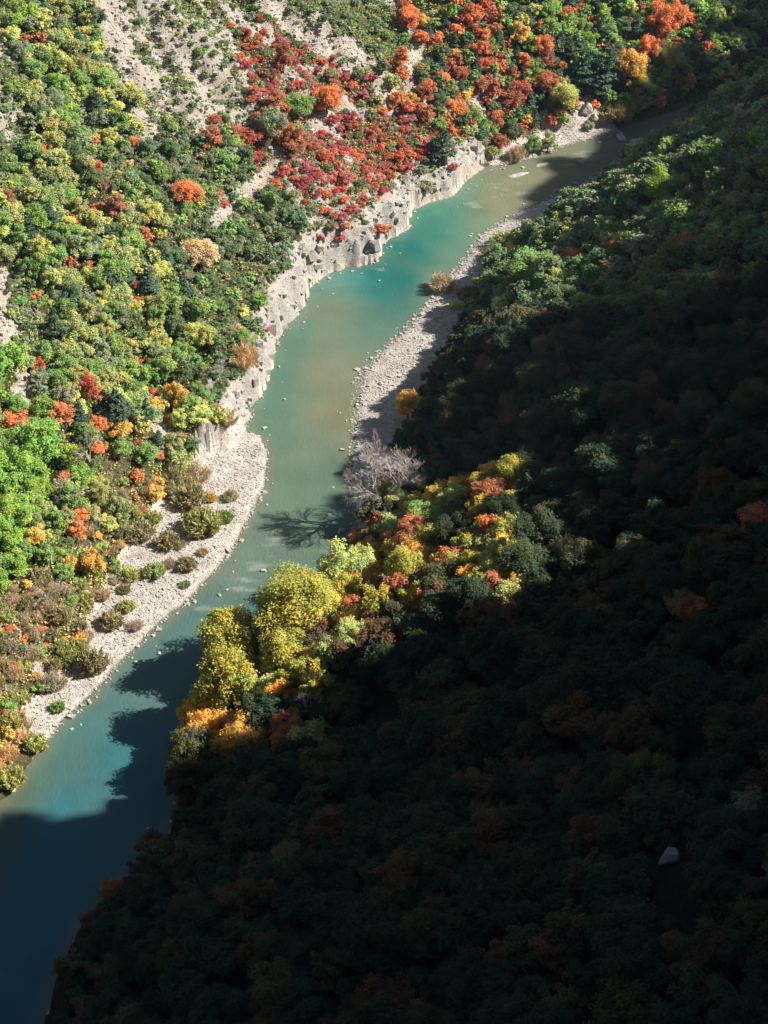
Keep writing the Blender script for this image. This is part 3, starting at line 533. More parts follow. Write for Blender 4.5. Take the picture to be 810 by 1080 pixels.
# specimens that stand out: (u, v, crown width px, height ratio, form, colour, label, landmark phrase)
SPEC = [
 (313, 640, 88, .95, 'tree', 'golden olive', 'broad golden olive crown at the river bend, largest of the sunlit trees', 'largest golden riverside tree'),
 (243, 672, 64, 1.35, 'tree', 'golden olive', 'olive gold tree leaning out over the blue river shadow beside the largest golden crown', None),
 (300, 690, 58, .95, 'tree', 'golden olive', 'golden olive tree directly below the largest golden crown', None),
 (242, 716, 62, 1.25, 'tree', 'golden olive', 'broad olive gold tree right of the narrow olive gold bank tree', None),
 (286, 722, 40, .9, 'tree', 'yellow green', 'yellow green tree half in shadow at the foot of the golden riverside trees', None),
 (205, 742, 38, 1.2, 'tree', 'golden olive', 'small olive gold tree on the bank at the lower end of the sunlit row', None),
 (178, 757, 38, 1.15, 'tree', 'golden yellow', 'small ochre tree lowest of the sunlit trees, standing against blue water', 'lowest sunlit ochre tree'),
 (368, 595, 54, 1.1, 'tree', 'yellow green', 'tall yellow green tree at the bank just right of the river bend', 'tall yellow green bank tree'),
 (378, 566, 20, .8, 'tree', 'orange', 'small orange crown peeping above the tall yellow green bank tree', None),
 (436, 588, 40, 1.1, 'tree', 'golden yellow', 'golden yellow tree standing in the dark gap right of the bank tree', 'golden tree in the dark gap'),
 (440, 562, 44, .7, 'tree', 'rust brown', 'rusty orange crown just above the golden tree in the dark gap', None),
 (409, 610, 22, .8, 'bush', 'orange', 'small orange shrub between the two tall bank trees', None),
 (216, 700, 40, 1.35, 'tree', 'golden olive', 'narrow olive gold bank tree directly below the leaning olive gold tree', None), (212, 768, 42, 1.35, 'tree', 'golden yellow', 'half shaded ochre tree right of the lowest sunlit ochre tree', None), (222, 738, 44, 1.3, 'tree', 'golden olive', 'tall olive gold tree on the bank, upper right neighbour of the lowest sunlit ochre tree', None), (200, 795, 46, 1.3, 'tree', 'deep olive', 'tall dark olive tree on the bank just below the lowest sunlit ochre tree', None), (196, 822, 44, 1.3, 'tree', 'deep olive', 'tall shaded olive tree on the bank, second below the lowest sunlit ochre tree', None),  # tall bank trees added to close the shadow on the water
 (394, 636, 26, .8, 'tree', 'brick red', 'reddish orange tree right of the largest golden crown', 'reddish orange riverside tree'),
 (375, 672, 42, .8, 'tree', 'yellow green', 'dull yellow green tree at the shadow edge below the reddish orange tree', None),
 (401, 585, 18, 1, 'bush', 'blue green', 'small blue green bush between the two tall bank trees', None),
 (421, 527, 34, .8, 'tree', 'olive green', 'olive gold tree at the foot of the leafless grey tree', None),
 (454, 546, 48, .55, 'tree', 'green', 'low fresh green tree between the leafless grey tree and the orange brown tree', 'low fresh green tree'),
 (478, 522, 34, .9, 'tree', 'yellow green', 'lime yellow tree left of the orange brown tree on the dark slope', None),
 (517, 524, 42, .9, 'tree', 'rust brown', 'orange brown tree at the right end of the sunlit band', 'orange brown tree ending the sunlit band'),
 (489, 549, 24, .8, 'tree', 'orange', 'small bright orange tree below the orange brown tree', None),
 (430, 424, 26, 1.5, 'tree', 'golden yellow', 'slender bright yellow tree alone at the edge of the gravel bar', 'slender yellow tree'),
 (607, 268, 26, .8, 'tree', 'orange', 'orange red tree glowing alone on the dark right slope', 'lone orange red tree'),
 (562, 282, 50, .7, 'tree', 'green', 'fresh green tree left of the lone orange red tree', None),
 (588, 296, 30, .8, 'tree', 'yellow green', 'yellow green tree just below the lone orange red tree', None),
 (705, 192, 44, .9, 'tree', 'bright green', 'bright green tree catching sun on the upper right slope', 'bright green tree of the upper right slope'),
 (705, 222, 40, .7, 'tree', 'green', 'green tree half shaded below the bright green one on the right', None),
 (480, 322, 16, .8, 'bush', 'yellow green', 'small lime shrub at the forest edge above the gravel bar, left of its twin', None),
 (500, 328, 16, .9, 'bush', 'yellow green', 'small lime shrub at the forest edge above the gravel bar, right of its twin', None),
 (490, 309, 20, .6, 'twig', 'rust brown', 'rust brown twiggy shrub above the two lime shrubs', None),
 (466, 299, 30, .8, 'twig', 'grey brown', 'grey twiggy shrub alone at the water edge of the gravel bar', 'grey twiggy shrub of the gravel bar'),
 (533, 256, 34, .7, 'willow', 'olive green', 'olive willow shrub on the pale stones of the right bank', None),
 (520, 268, 26, .7, 'willow', 'olive brown', 'brownish willow shrub below the olive one on the right bank stones', None),
 (550, 246, 22, .7, 'willow', 'olive brown', 'small brown willow shrub at the upper end of the right bank stones', None),
 # top right sunlit woods
 (705, 18, 42, 1, 'tree', 'orange', 'big bright orange tree near the top right corner', 'big orange tree near the top right'),
 (690, 38, 26, .8, 'tree', 'rust brown', 'rust brown tree touching the big orange tree from below', None),
 (685, 52, 24, 1.4, 'tree', 'orange', 'tall amber orange tree above the row of yellow trees', 'tall amber tree'),
 (664, 72, 36, 1.3, 'tree', 'golden yellow', 'tall yellow tree left of the amber tree above the shaded bend', 'tall yellow tree above the bend'),
 (673, 88, 26, 1, 'tree', 'yellow green', 'yellow green tree below the tall yellow tree', None),
 (710, 62, 26, 1.1, 'tree', 'yellow green', 'olive yellow tree at the edge of the big shadow, right of the amber tree', None),
 (627, 110, 15, 1, 'bush', 'orange', 'round vivid orange shrub above the pale rock outcrop', 'round vivid orange shrub'),
 (595, 100, 30, 1.0, 'tree', 'yellow green', 'round yellow green tree left of the vivid orange shrub', 'round yellow green tree'),
 (640, 66, 34, 1.2, 'pine', 'blue green', 'broad blue green pine in front of the upper woods', 'broad blue green pine'),
 (615, 68, 34, 1.1, 'pine', 'blue green', 'blue green pine on the left of the broad one', None), (633, 84, 30, 1.0, 'pine', 'blue green', 'lower blue green pine beneath the broad one', None),
 (601, 48, 20, 1, 'pine', 'dark green', 'dark pine above the pair of rusty orange trees', None),
 (572, 48, 26, .9, 'tree', 'orange', 'rusty orange tree above the pair of pines', None), (575, 88, 30, .8, 'tree', 'rust brown', 'rust coloured tree left of the round yellow green tree', None),
 (548, 96, 24, 1, 'tree', 'brick red', 'dull red tree above the grey shrub by the water', 'dull red tree over the far bank'), (600, 12, 22, .8, 'tree', 'orange', 'orange tree at the top edge right of the centre', None), (614, 4, 14, 1, 'bush', 'orange', 'small orange tree at the top edge', None),
 (650, 120, 36, .8, 'willow', 'olive brown', 'wide olive brown willow at the far bank beside the shadow', 'wide olive brown willow'), (668, 108, 30, .8, 'willow', 'olive green', 'olive willow behind the wide olive brown one', None), (621, 132, 16, .9, 'bush', 'grey green', 'grey green bush on the pale outcrop at the far bank', None),
 (545, 163, 22, .9, 'twig', 'grey brown', 'round grey twiggy shrub beside the far bank', 'round grey shrub by the far bank'), (562, 150, 18, 1.3, 'tree', 'green', 'narrow green tree right of the round grey shrub', None), (520, 160, 18, .9, 'bush', 'olive green', 'olive shrub left of the round grey one at the water', None), (578, 150, 20, 1, 'tree', 'olive green', 'olive tree above the far gravel', None),
 (497, 15, 20, 1.2, 'tree', 'orange', 'tall orange tree at the top edge above the crimson slope', 'tall orange tree at the top edge'), (510, 36, 20, .9, 'tree', 'orange', 'reddish orange tree below the tall one at the top edge', None), (430, 18, 28, .9, 'tree', 'orange', 'orange tree above the crimson slope near the top', 'orange tree above the crimson slope'), (445, 40, 20, .9, 'tree', 'orange', 'smaller orange tree just below the one near the top', None),
 (549, 36, 24, 1, 'tree', 'golden yellow', 'yellow tree among green ones near the top edge', 'yellow tree near the top edge'), (510, 68, 18, 1, 'tree', 'brick red', 'red orange tree above the golden pair', None), (540, 104, 26, .9, 'tree', 'rust brown', 'rust tree left of the dull red one', None), (480, 112, 26, .9, 'tree', 'orange', 'golden orange tree beside the tall crimson shrubs', 'golden orange tree of the crimson slope'),
 (467, 150, 34, .95, 'pine', 'blue green', 'round pine surrounded by crimson shrubs just above the cliff', 'round pine above the cliff'), (446, 98, 22, 1, 'tree', 'rust brown', 'rust brown tree on the crimson slope', None), (463, 104, 20, 1.1, 'tree', 'dark green', 'dark green tree left of the golden orange tree', None),
 (515, 122, 12, 1, 'bush', 'crimson', 'crimson shrub alone beside pale rock', None), (488, 146, 12, 1, 'bush', 'brick red', 'red shrub right of the round pine', None), (450, 160, 12, 1.3, 'bush', 'crimson', 'deep crimson shrub left of the round pine', None),
 # crimson and scree slope
 (314, 113, 32, .9, 'tree', 'green', 'round fresh green tree among red shrubs on the scree', 'round green tree on the scree'), (310, 146, 30, 1.0, 'tree', 'rust brown', 'rust brown tree below the round green one on the scree', 'rust brown tree on the scree'), (287, 132, 32, 1, 'tree', 'grey green', 'grey green tree left of the rust brown tree on the scree', None), (345, 104, 32, .9, 'tree', 'orange', 'rusty orange tree right of the round green one', 'rusty orange tree on the scree'),
 (290, 106, 24, .8, 'tree', 'rust brown', 'reddish brown tree left of the round green one', None), (299, 62, 22, 1.5, 'tree', 'rust brown', 'tall dark russet tree above the scree shrubs', 'tall russet tree'), (278, 36, 11, 1.4, 'bush', 'brick red', 'bright red shrub on the upper scree', 'bright red shrub on the upper scree'), (243, 27, 12, .8, 'bush', 'orange', 'small orange shrub by pale scree near the top', None), (252, 60, 14, .8, 'bush', 'brick red', 'red shrub on the scree, left of the russet tree', None), (272, 64, 18, .8, 'bush', 'brick red', 'flat red shrub beside the tall russet tree', None), (266, 105, 13, .8, 'bush', 'brick red', 'brick red shrub on the scree path side', None),
 (226, 128, 16, .8, 'bush', 'brick red', 'brick red shrub above a brown tree on the scree', None), (222, 146, 28, .9, 'tree', 'rust brown', 'greyish brown tree on the scree edge', None), (262, 144, 26, .8, 'bush', 'brick red', 'wide scarlet shrub on the scree', 'wide scarlet shrub'), (312, 190, 14, 1, 'bush', 'brick red', 'scarlet shrub above the forked pale gully', None), (323, 176, 18, .8, 'bush', 'dusty pink', 'pink red shrub above the forked pale gully', None), (365, 190, 18, .9, 'bush', 'dusty pink', 'magenta pink shrub on the slope above the cliff', None), (372, 124, 14, .9, 'bush', 'crimson', 'crimson shrub on pale scree, right of the rusty orange tree', None), (350, 128, 15, .9, 'bush', 'crimson', 'crimson shrub below the rusty orange tree', None), (340, 142, 16, .9, 'bush', 'brick red', 'orange red shrub below the rusty orange tree', None), (392, 82, 18, .9, 'bush', 'crimson', 'pinkish crimson shrub on the upper crimson slope', None),
 (338, 253, 11, 1.3, 'bush', 'crimson', 'crimson shrub directly above the white cliff', 'crimson shrub above the white cliff'), (358, 252, 14, .9, 'bush', 'crimson', 'dark crimson shrub on the white cliff top', None), (280, 354, 13, 1.1, 'bush', 'crimson', 'single bright red shrub at the cliff edge above the river', 'red shrub at the cliff edge'), (372, 222, 14, 1, 'bush', 'brick red', 'red shrub above a cliff ledge', None), (400, 178, 14, 1.2, 'bush', 'crimson', 'tall crimson shrub on the crimson slope', None), (432, 176, 14, 1.2, 'bush', 'crimson', 'crimson shrub left above the cliff notch', None), (478, 180, 12, .9, 'bush', 'crimson', 'crimson shrub right at the cliff brink', None), (400, 240, 26, .8, 'bush', 'rust brown', 'brownish shrub nestled on the cliff ledge', None), (448, 198, 22, .9, 'bush', 'olive brown', 'olive shrub in the cliff notch', None),
 # left woods
 (198, 205, 32, .8, 'tree', 'orange', 'wide rusty orange tree beside the small pink shrubs', 'wide rusty orange tree'), (228, 205, 14, .9, 'bush', 'dusty pink', 'pink shrub right of the wide rusty orange tree', None), (236, 217, 15, .9, 'bush', 'brick red', 'red shrub beside the pale gully', None), (210, 266, 42, .7, 'tree', 'tan', 'wide tan brown tree below the pale gully', 'wide tan tree'),
 (97, 175, 22, .85, 'tree', 'brick red', 'bright red tree in the green woods', 'bright red tree in the woods'), (78, 176, 18, .8, 'tree', 'rust brown', 'dull brown tree left of the bright red one', None), (57, 188, 12, 1, 'bush', 'brick red', 'small red tree in the green woods, left of the bright red one', None), (108, 195, 10, 1.2, 'bush', 'crimson', 'small crimson tree below the bright red one', None), (122, 217, 24, 1, 'tree', 'rust brown', 'orange brown tree below the bright red one', 'orange brown tree in the woods'), (104, 222, 20, .8, 'tree', 'orange', 'faded orange tree left of the orange brown one', None), (43, 157, 20, 1, 'tree', 'orange', 'orange tree at the left of the woods', 'orange tree in the left woods'), (140, 149, 16, .7, 'bush', 'orange', 'rusty orange bush at the edge of scree', None), (63, 86, 11, 1, 'bush', 'golden yellow', 'small golden tree in the upper woods', None), (152, 252, 20, 1.1, 'tree', 'orange', 'orange tree in the middle of the green slope', 'orange tree of the green slope'), (171, 261, 9, 1, 'bush', 'brick red', 'small red bush right of the orange tree on the green slope', None), (72, 264, 10, .8, 'bush', 'orange', 'small orange bush in green oaks', None), (141, 300, 10, 1.4, 'bush', 'brick red', 'narrow dark red shrub in the green slope', None), (140, 316, 15, .9, 'bush', 'brick red', 'scarlet shrub in the green slope above the orange band', None), (37, 311, 15, .9, 'bush', 'orange', 'orange shrub beside the white dead snag', None),
 (41, 384, 18, 1.2, 'tree', 'orange', 'orange red tree left of the brick red tree', None), (91, 407, 23, 1.4, 'tree', 'brick red', 'tall brick red tree in the middle of the left woods', 'tall brick red tree'), (62, 435, 32, .8, 'tree', 'orange', 'flame orange tree below the brick red one', 'flame orange tree'), (14, 443, 34, .8, 'tree', 'orange', 'flame orange tree at the left edge', 'flame orange tree at the left edge'), (103, 448, 18, 1.2, 'tree', 'orange', 'orange tree right of the flame orange one, above the bare tree', None), (122, 424, 36, 1.0, 'pine', 'blue green', 'blue green pine right of the brick red tree', 'blue green pine by the brick red tree'), (84, 442, 18, 1.4, 'pine', 'blue green', 'narrow blue green pine between two flame orange trees', None), (155, 437, 18, 1.2, 'pine', 'blue green', 'small pine left of the golden orange tree', None), (192, 390, 24, 1.2, 'pine', 'dark green', 'dark pine above the golden orange tree', None),
 (186, 414, 24, 1.6, 'tree', 'golden yellow', 'golden orange tree above the white gravel beach', 'golden orange tree above the beach'), (180, 440, 14, .8, 'bush', 'orange', 'small orange bush under the golden orange tree', None), (126, 452, 26, .9, 'tree', 'golden yellow', 'gold green tree below the blue green pine', None), (145, 467, 11, 1.3, 'bush', 'brick red', 'small scarlet shrub above the beach', None), (167, 480, 13, .9, 'bush', 'orange', 'small orange shrub above the beach end', None), (210, 436, 26, .8, 'tree', 'yellow green', 'yellow green bush above the cliff end', None), (228, 430, 11, .8, 'bush', 'orange', 'small orange shrub above the cliff end', None), (258, 378, 32, 1.2, 'twig', 'tan', 'tan brown half bare shrub beside the cliff', 'tan half bare shrub'), (240, 440, 26, .9, 'twig', 'grey brown', 'grey brown twiggy shrub at the cliff foot', None),
 (68, 506, 17, 1.3, 'tree', 'orange', 'orange tree left of the thin bare tree', 'orange tree by the bare tree'), (104, 508, 12, .9, 'bush', 'golden yellow', 'small golden shrub right of the thin bare tree', None), (36, 565, 24, 1.2, 'tree', 'golden yellow', 'golden orange tree beside lime green oaks', None), (97, 592, 24, 1.7, 'tree', 'golden yellow', 'tall golden yellow tree beside the white beach', 'tall golden tree beside the beach'), (73, 595, 18, 1.3, 'tree', 'golden yellow', 'golden tree left of the tall golden one', None), (62, 543, 12, 1.1, 'bush', 'orange', 'small orange red shrub below the bare tree', None), (85, 672, 14, .9, 'bush', 'golden yellow', 'small yellow shrub in the twiggy thicket', 'small yellow shrub in the thicket'), (68, 674, 9, .9, 'bush', 'golden yellow', 'tiny yellow shrub in the twiggy thicket', None), (25, 675, 13, 1, 'bush', 'orange', 'small orange shrub in the twiggy thicket', None), (20, 685, 14, 1, 'bush', 'blue green', 'small blue green shrub in the twiggy thicket', None), (5, 752, 13, 1, 'bush', 'brick red', 'small red shrub at the lower left edge', None),
 (12, 490, 50, .9, 'tree', 'lime green', 'vivid lime green oak at the left edge', 'vivid lime green oak'), (38, 465, 54, .9, 'tree', 'bright green', 'broad bright green oak under the flame orange trees', 'broad bright green oak'), (14, 540, 40, .9, 'tree', 'lime green', 'lime green oak below the vivid one at the left edge', None), (12, 592, 34, .9, 'tree', 'lime green', 'lime green oak lowest at the left edge', None), (30, 515, 34, .9, 'tree', 'bright green', 'bright green oak right of the vivid lime one', None),
 # gravel beach shrubs
 (145, 560, 38, .7, 'willow', 'olive brown', 'wide olive willow shrub in the middle of the white beach', 'wide willow of the beach'), (161, 547, 24, .8, 'willow', 'olive green', 'olive willow shrub touching the wide one from the right', None), (117, 583, 17, .8, 'willow', 'olive brown', 'small olive shrub at the upper left of the beach', None), (137, 606, 24, .8, 'willow', 'olive green', 'olive green willow shrub in the lower half of the beach', None), (131, 622, 16, .7, 'willow', 'olive brown', 'small brown willow shrub beneath the olive green one', None), (121, 611, 15, .8, 'twig', 'grey brown', 'small greyish twiggy shrub left of the olive green willow', None), (163, 603, 26, .8, 'willow', 'olive green', 'slanting olive willow shrub on the open beach', None), (178, 594, 16, .8, 'twig', 'mauve', 'purplish twiggy shrub on the open beach', None), (176, 571, 28, .8, 'willow', 'olive brown', 'olive brown willow shrub left of the big thicket', None), (197, 596, 24, .8, 'willow', 'olive brown', 'olive shrub under the big thicket', None), (190, 575, 16, .7, 'twig', 'olive brown', 'brown twiggy shrub beside the big thicket', None),
 (186, 508, 40, .9, 'twig', 'olive brown', 'brown twiggy willow at the upper part of the big beach thicket', None), (205, 500, 34, .9, 'twig', 'grey brown', 'greyish twiggy willow topping the big beach thicket', 'big beach thicket'), (200, 525, 40, .8, 'willow', 'olive brown', 'olive brown willow in the centre of the big beach thicket', None), (213, 552, 46, .8, 'willow', 'olive green', 'large olive green willow at the lower end of the beach thicket', None), (236, 545, 22, .8, 'willow', 'green', 'green willow at the river side of the thicket', None), (222, 526, 15, .9, 'willow', 'golden yellow', 'golden willow sprig in the thicket', None), (243, 524, 18, .8, 'twig', 'olive brown', 'round grey green shrub alone at the water side of the beach', 'round shrub at the water side'), (195, 617, 13, .7, 'willow', 'olive brown', 'small olive shrub nearest the waterline of the beach', None), (213, 584, 14, .7, 'willow', 'olive brown', 'small shrub between the thicket and the water', None),
 (117, 655, 28, 1, 'willow', 'olive brown', 'olive willow shrub on the narrow lower beach', None), (134, 641, 20, .8, 'willow', 'olive green', 'green willow shrub above the reddish grey one', None), (143, 660, 19, .8, 'twig', 'mauve', 'reddish grey twiggy shrub near the waterline', 'reddish grey shrub near the waterline'), (108, 626, 20, .8, 'twig', 'grey brown', 'grey brown shrub at the edge of the thicket and beach', None), (61, 746, 16, 1.0, 'willow', 'green', 'small green willow on the lowest white gravel patch', None), (98, 700, 34, 1.2, 'willow', 'olive brown', 'olive brown willow dividing the two lower gravel patches', 'willow dividing the gravel patches'), (56, 720, 30, .8, 'twig', 'grey brown', 'grey brown twiggy shrub above the lowest gravel patch', None), (36, 785, 28, 1, 'willow', 'olive green', 'olive willow at the waterline below the lowest gravel patch', None), (10, 820, 34, 1, 'willow', 'olive green', 'olive willow overhanging the water at the lower left edge', None),
 # shaded slope
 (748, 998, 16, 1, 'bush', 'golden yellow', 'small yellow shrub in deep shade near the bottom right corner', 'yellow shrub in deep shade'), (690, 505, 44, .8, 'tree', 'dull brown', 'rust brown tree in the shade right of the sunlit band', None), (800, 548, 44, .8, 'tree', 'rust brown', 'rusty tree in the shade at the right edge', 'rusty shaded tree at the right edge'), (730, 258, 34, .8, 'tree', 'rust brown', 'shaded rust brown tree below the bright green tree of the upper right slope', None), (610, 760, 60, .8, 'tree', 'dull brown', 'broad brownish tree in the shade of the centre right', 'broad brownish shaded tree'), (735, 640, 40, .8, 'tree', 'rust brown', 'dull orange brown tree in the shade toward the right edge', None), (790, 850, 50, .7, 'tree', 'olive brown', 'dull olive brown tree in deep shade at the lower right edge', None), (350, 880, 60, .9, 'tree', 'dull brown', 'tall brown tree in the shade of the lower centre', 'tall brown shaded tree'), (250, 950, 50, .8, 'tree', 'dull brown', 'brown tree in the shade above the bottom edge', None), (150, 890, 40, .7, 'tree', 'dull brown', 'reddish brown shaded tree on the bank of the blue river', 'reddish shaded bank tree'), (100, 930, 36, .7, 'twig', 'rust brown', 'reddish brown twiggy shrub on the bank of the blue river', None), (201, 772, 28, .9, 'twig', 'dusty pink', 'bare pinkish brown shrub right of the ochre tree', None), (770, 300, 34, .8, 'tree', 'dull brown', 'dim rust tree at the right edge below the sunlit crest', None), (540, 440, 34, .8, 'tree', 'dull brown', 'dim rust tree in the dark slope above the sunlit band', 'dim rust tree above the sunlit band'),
]
for (u, v, w, hr, form, cn, lab, lm) in SPEC:
    right = False; R = w / 2 / 6.0
    for it in range(3):
        g = F.hit(np.array([float(u)]), np.array([float(v)]), HC[form] * R * hr)[0]; _, _, dep = project(g); R = w / 2 * dep / FPX * 1.02
    dR = F._at(F.dR, g[0], g[1]); dL = F._at(F.dL, g[0], g[1])
    if dL <= 0 and dR <= 0:                                        # crown leans over the water: root it on the bank
        P, other = (LB, dL) if dL > dR else (RB, dR); dd = P[None] - g[:2]; seg = [(a, b) for a, b in zip(P[:-1], P[1:])]; best = None
        for a, b in seg:
            e = b - a; t = np.clip(((g[:2] - a) @ e) / (e @ e), 0, 1); q = a + e * t; k = np.hypot(*(q - g[:2]))
            if best is None or k < best[0]: best = (k, q)
        g[:2] = best[1] + (best[1] - g[:2]) / max(best[0], .1) * .8; g[2] = max(F.z(g[0], g[1]), .1)
    rec(form, g[0], g[1], g[2], R, cn, hr, lab, lm, right=dR > 0)

# ------------------------------------------------------------------ fill the slopes: every plant has its own place
PAL = {'woods': [(.22, 'tree', 'green', 1.72, 2.73), (.27, 'tree', 'olive green', 1.55, 2.46), (.19, 'tree', 'yellow green', 1.29, 2.11), (.06, 'tree', 'dark green', 1.38, 2.29), (.08, 'tree', 'grey green', 1.38, 2.11), (.03, 'pine', 'blue green', 1.38, 2.02), (.03, 'tree', 'rust brown', 1.03, 1.58), (.08, 'bush', 'grey green', 1.03, 1.58), (.04, 'tree', 'bright green', 1.55, 2.29)],
       'scree': [(.45, 'bush', 'dark green', 0.52, 1.14), (.35, 'bush', 'grey green', 0.52, 1.23), (.15, 'bush', 'olive green', 0.43, 0.97), (.05, 'bush', 'green', 0.77, 1.32)],
       'garrigue': [(.4, 'bush', 'grey green', 0.69, 1.41), (.3, 'bush', 'dark green', 0.69, 1.41), (.2, 'bush', 'green', 0.77, 1.41), (.1, 'bush', 'olive green', 0.60, 1.14)],
       'redscrub': [(.17, 'bush', 'crimson', 0.69, 1.41), (.16, 'bush', 'brick red', 0.69, 1.50), (.12, 'bush', 'dusty pink', 0.69, 1.41), (.10, 'bush', 'rust brown', 0.86, 1.58), (.05, 'bush', 'orange', 0.77, 1.41), (.18, 'bush', 'dark green', 0.69, 1.41), (.16, 'bush', 'grey green', 0.69, 1.41), (.06, 'bush', 'olive green', 0.60, 1.23)],
       'scrub': [(.34, 'bush', 'dark green', 0.95, 1.94), (.22, 'bush', 'grey green', 0.86, 1.76), (.16, 'tree', 'green', 1.20, 1.94), (.14, 'tree', 'dark green', 1.29, 2.11), (.08, 'bush', 'olive brown', 0.86, 1.58), (.03, 'bush', 'tan', 0.86, 1.41), (.03, 'tree', 'yellow green', 1.03, 1.58)],
       'autumn': [(.15, 'tree', 'orange', 1.20, 2.11), (.15, 'tree', 'rust brown', 1.20, 2.11), (.07, 'tree', 'golden yellow', 1.12, 1.94), (.07, 'tree', 'brick red', 1.03, 1.76), (.2, 'tree', 'dark green', 1.29, 2.20), (.14, 'tree', 'green', 1.29, 2.11), (.1, 'pine', 'blue green', 1.20, 1.85), (.12, 'tree', 'olive green', 1.20, 1.94)],
       'mixed': [(.28, 'tree', 'green', 1.46, 2.46), (.22, 'tree', 'bright green', 1.38, 2.29), (.18, 'pine', 'blue green', 1.29, 2.11), (.14, 'tree', 'dark green', 1.38, 2.29), (.05, 'tree', 'orange', 1.20, 1.85), (.06, 'tree', 'rust brown', 1.20, 1.85), (.07, 'tree', 'yellow green', 1.20, 1.94)],
       'gold': [(.18, 'tree', 'yellow green', 1.38, 2.29), (.10, 'tree', 'golden yellow', 1.12, 1.94), (.07, 'tree', 'orange', 1.03, 1.76), (.2, 'tree', 'olive green', 1.38, 2.29), (.2, 'tree', 'green', 1.38, 2.29), (.1, 'twig', 'grey brown', 1.03, 1.76), (.1, 'bush', 'dark green', 1.03, 1.76), (.05, 'pine', 'blue green', 1.03, 1.58)],
       'tan': [(.28, 'twig', 'grey brown', 1.03, 1.85), (.24, 'willow', 'olive brown', 1.03, 1.94), (.2, 'willow', 'olive green', 1.03, 1.85), (.1, 'twig', 'tan', 0.95, 1.67), (.08, 'bush', 'green', 0.86, 1.50), (.04, 'bush', 'orange', 0.60, 0.97), (.03, 'tree', 'golden yellow', 0.77, 1.23), (.03, 'bush', 'rust brown', 0.69, 1.14)],
       'bright': [(.6, 'tree', 'bright green', 1.72, 2.64), (.25, 'tree', 'lime green', 1.72, 2.64), (.15, 'tree', 'green', 1.55, 2.29)],
       'band': [(.3, 'tree', 'golden yellow', 1.8, 2.8), (.45, 'tree', 'golden olive', 2.0, 3.0), (.15, 'tree', 'olive green', 1.8, 2.8), (.1, 'tree', 'rust brown', 1.5, 2.2)],
       'mosaic': [(.08, 'tree', 'orange', 1.5, 2.3), (.18, 'tree', 'golden yellow', 1.6, 2.6), (.14, 'tree', 'rust brown', 1.6, 2.6), (.35, 'tree', 'golden olive', 1.7, 2.9), (.25, 'tree', 'olive green', 1.7, 2.8)],
       'dark': [(.20, 'tree', 'deep green', 2.9, 4.3), (.24, 'tree', 'deep green', 1.6, 2.9), (.16, 'tree', 'deep green', 2.0, 3.9), (.18, 'tree', 'deep olive', 1.8, 3.8), (.13, 'tree', 'dull brown', 1.6, 3.2), (.07, 'bush', 'deep green', 1.6, 2.4), (.02, 'twig', 'olive brown', 1.8, 2.6)],  # shaded slope: darker leaf colours that put some of the shade into the foliage
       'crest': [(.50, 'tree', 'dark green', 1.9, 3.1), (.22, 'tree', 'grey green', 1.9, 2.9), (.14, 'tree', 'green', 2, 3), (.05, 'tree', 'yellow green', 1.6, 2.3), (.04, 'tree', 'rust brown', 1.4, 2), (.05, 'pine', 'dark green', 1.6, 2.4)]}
TIGHT = {'woods': .48, 'scree': .80, 'garrigue': .58, 'redscrub': .58, 'scrub': .52, 'autumn': .53, 'mixed': .52, 'gold': .53, 'tan': .56, 'bright': .52, 'dark': .60, 'band': .56, 'mosaic': .56, 'crest': .56}
cell = {}
BOX, BOY = F.hit(np.array([705.]), np.array([910.]), 0.0)[0][:2]
BTX, BTY = F.hit(np.array([408.]), np.array([533.]), 0.0)[0][:2]
def near_ok(x, y, R, k):
    i, j = int(x // 5), int(y // 5)
    for a in range(i - 2, i + 3):
        for b in range(j - 2, j + 3):
            for (px, py, pr) in cell.get((a, b), ()):
                if (x - px) ** 2 + (y - py) ** 2 < ((R + pr) * k) ** 2: return False
    return True
def put(x, y, R): cell.setdefault((int(x // 5), int(y // 5)), []).append((x, y, R))
for r_ in RECS: put(r_['x'], r_['y'], r_['R'] * (1.15 if r_['right'] else .85))
NC = 140000
cx_ = rng.uniform(-140, 165, NC); cy_ = rng.uniform(98, 540, NC); cz_ = F.z(cx_, cy_); cdL = F._at(F.dL, cx_, cy_); cdR = F._at(F.dR, cx_, cy_)
cu, cv, cdp = project(np.stack([cx_, cy_, cz_ + 2], -1)); cbwv = F._at(F.bw, cx_, cy_); cchv = F._at(F.ch, cx_, cy_); cbrv = F._at(F.bwr, cx_, cy_); cbare = F._at(F.bare, cx_, cy_); cz0 = zone(cx_, cy_)
order = np.argsort(rng.random(NC) + 0)
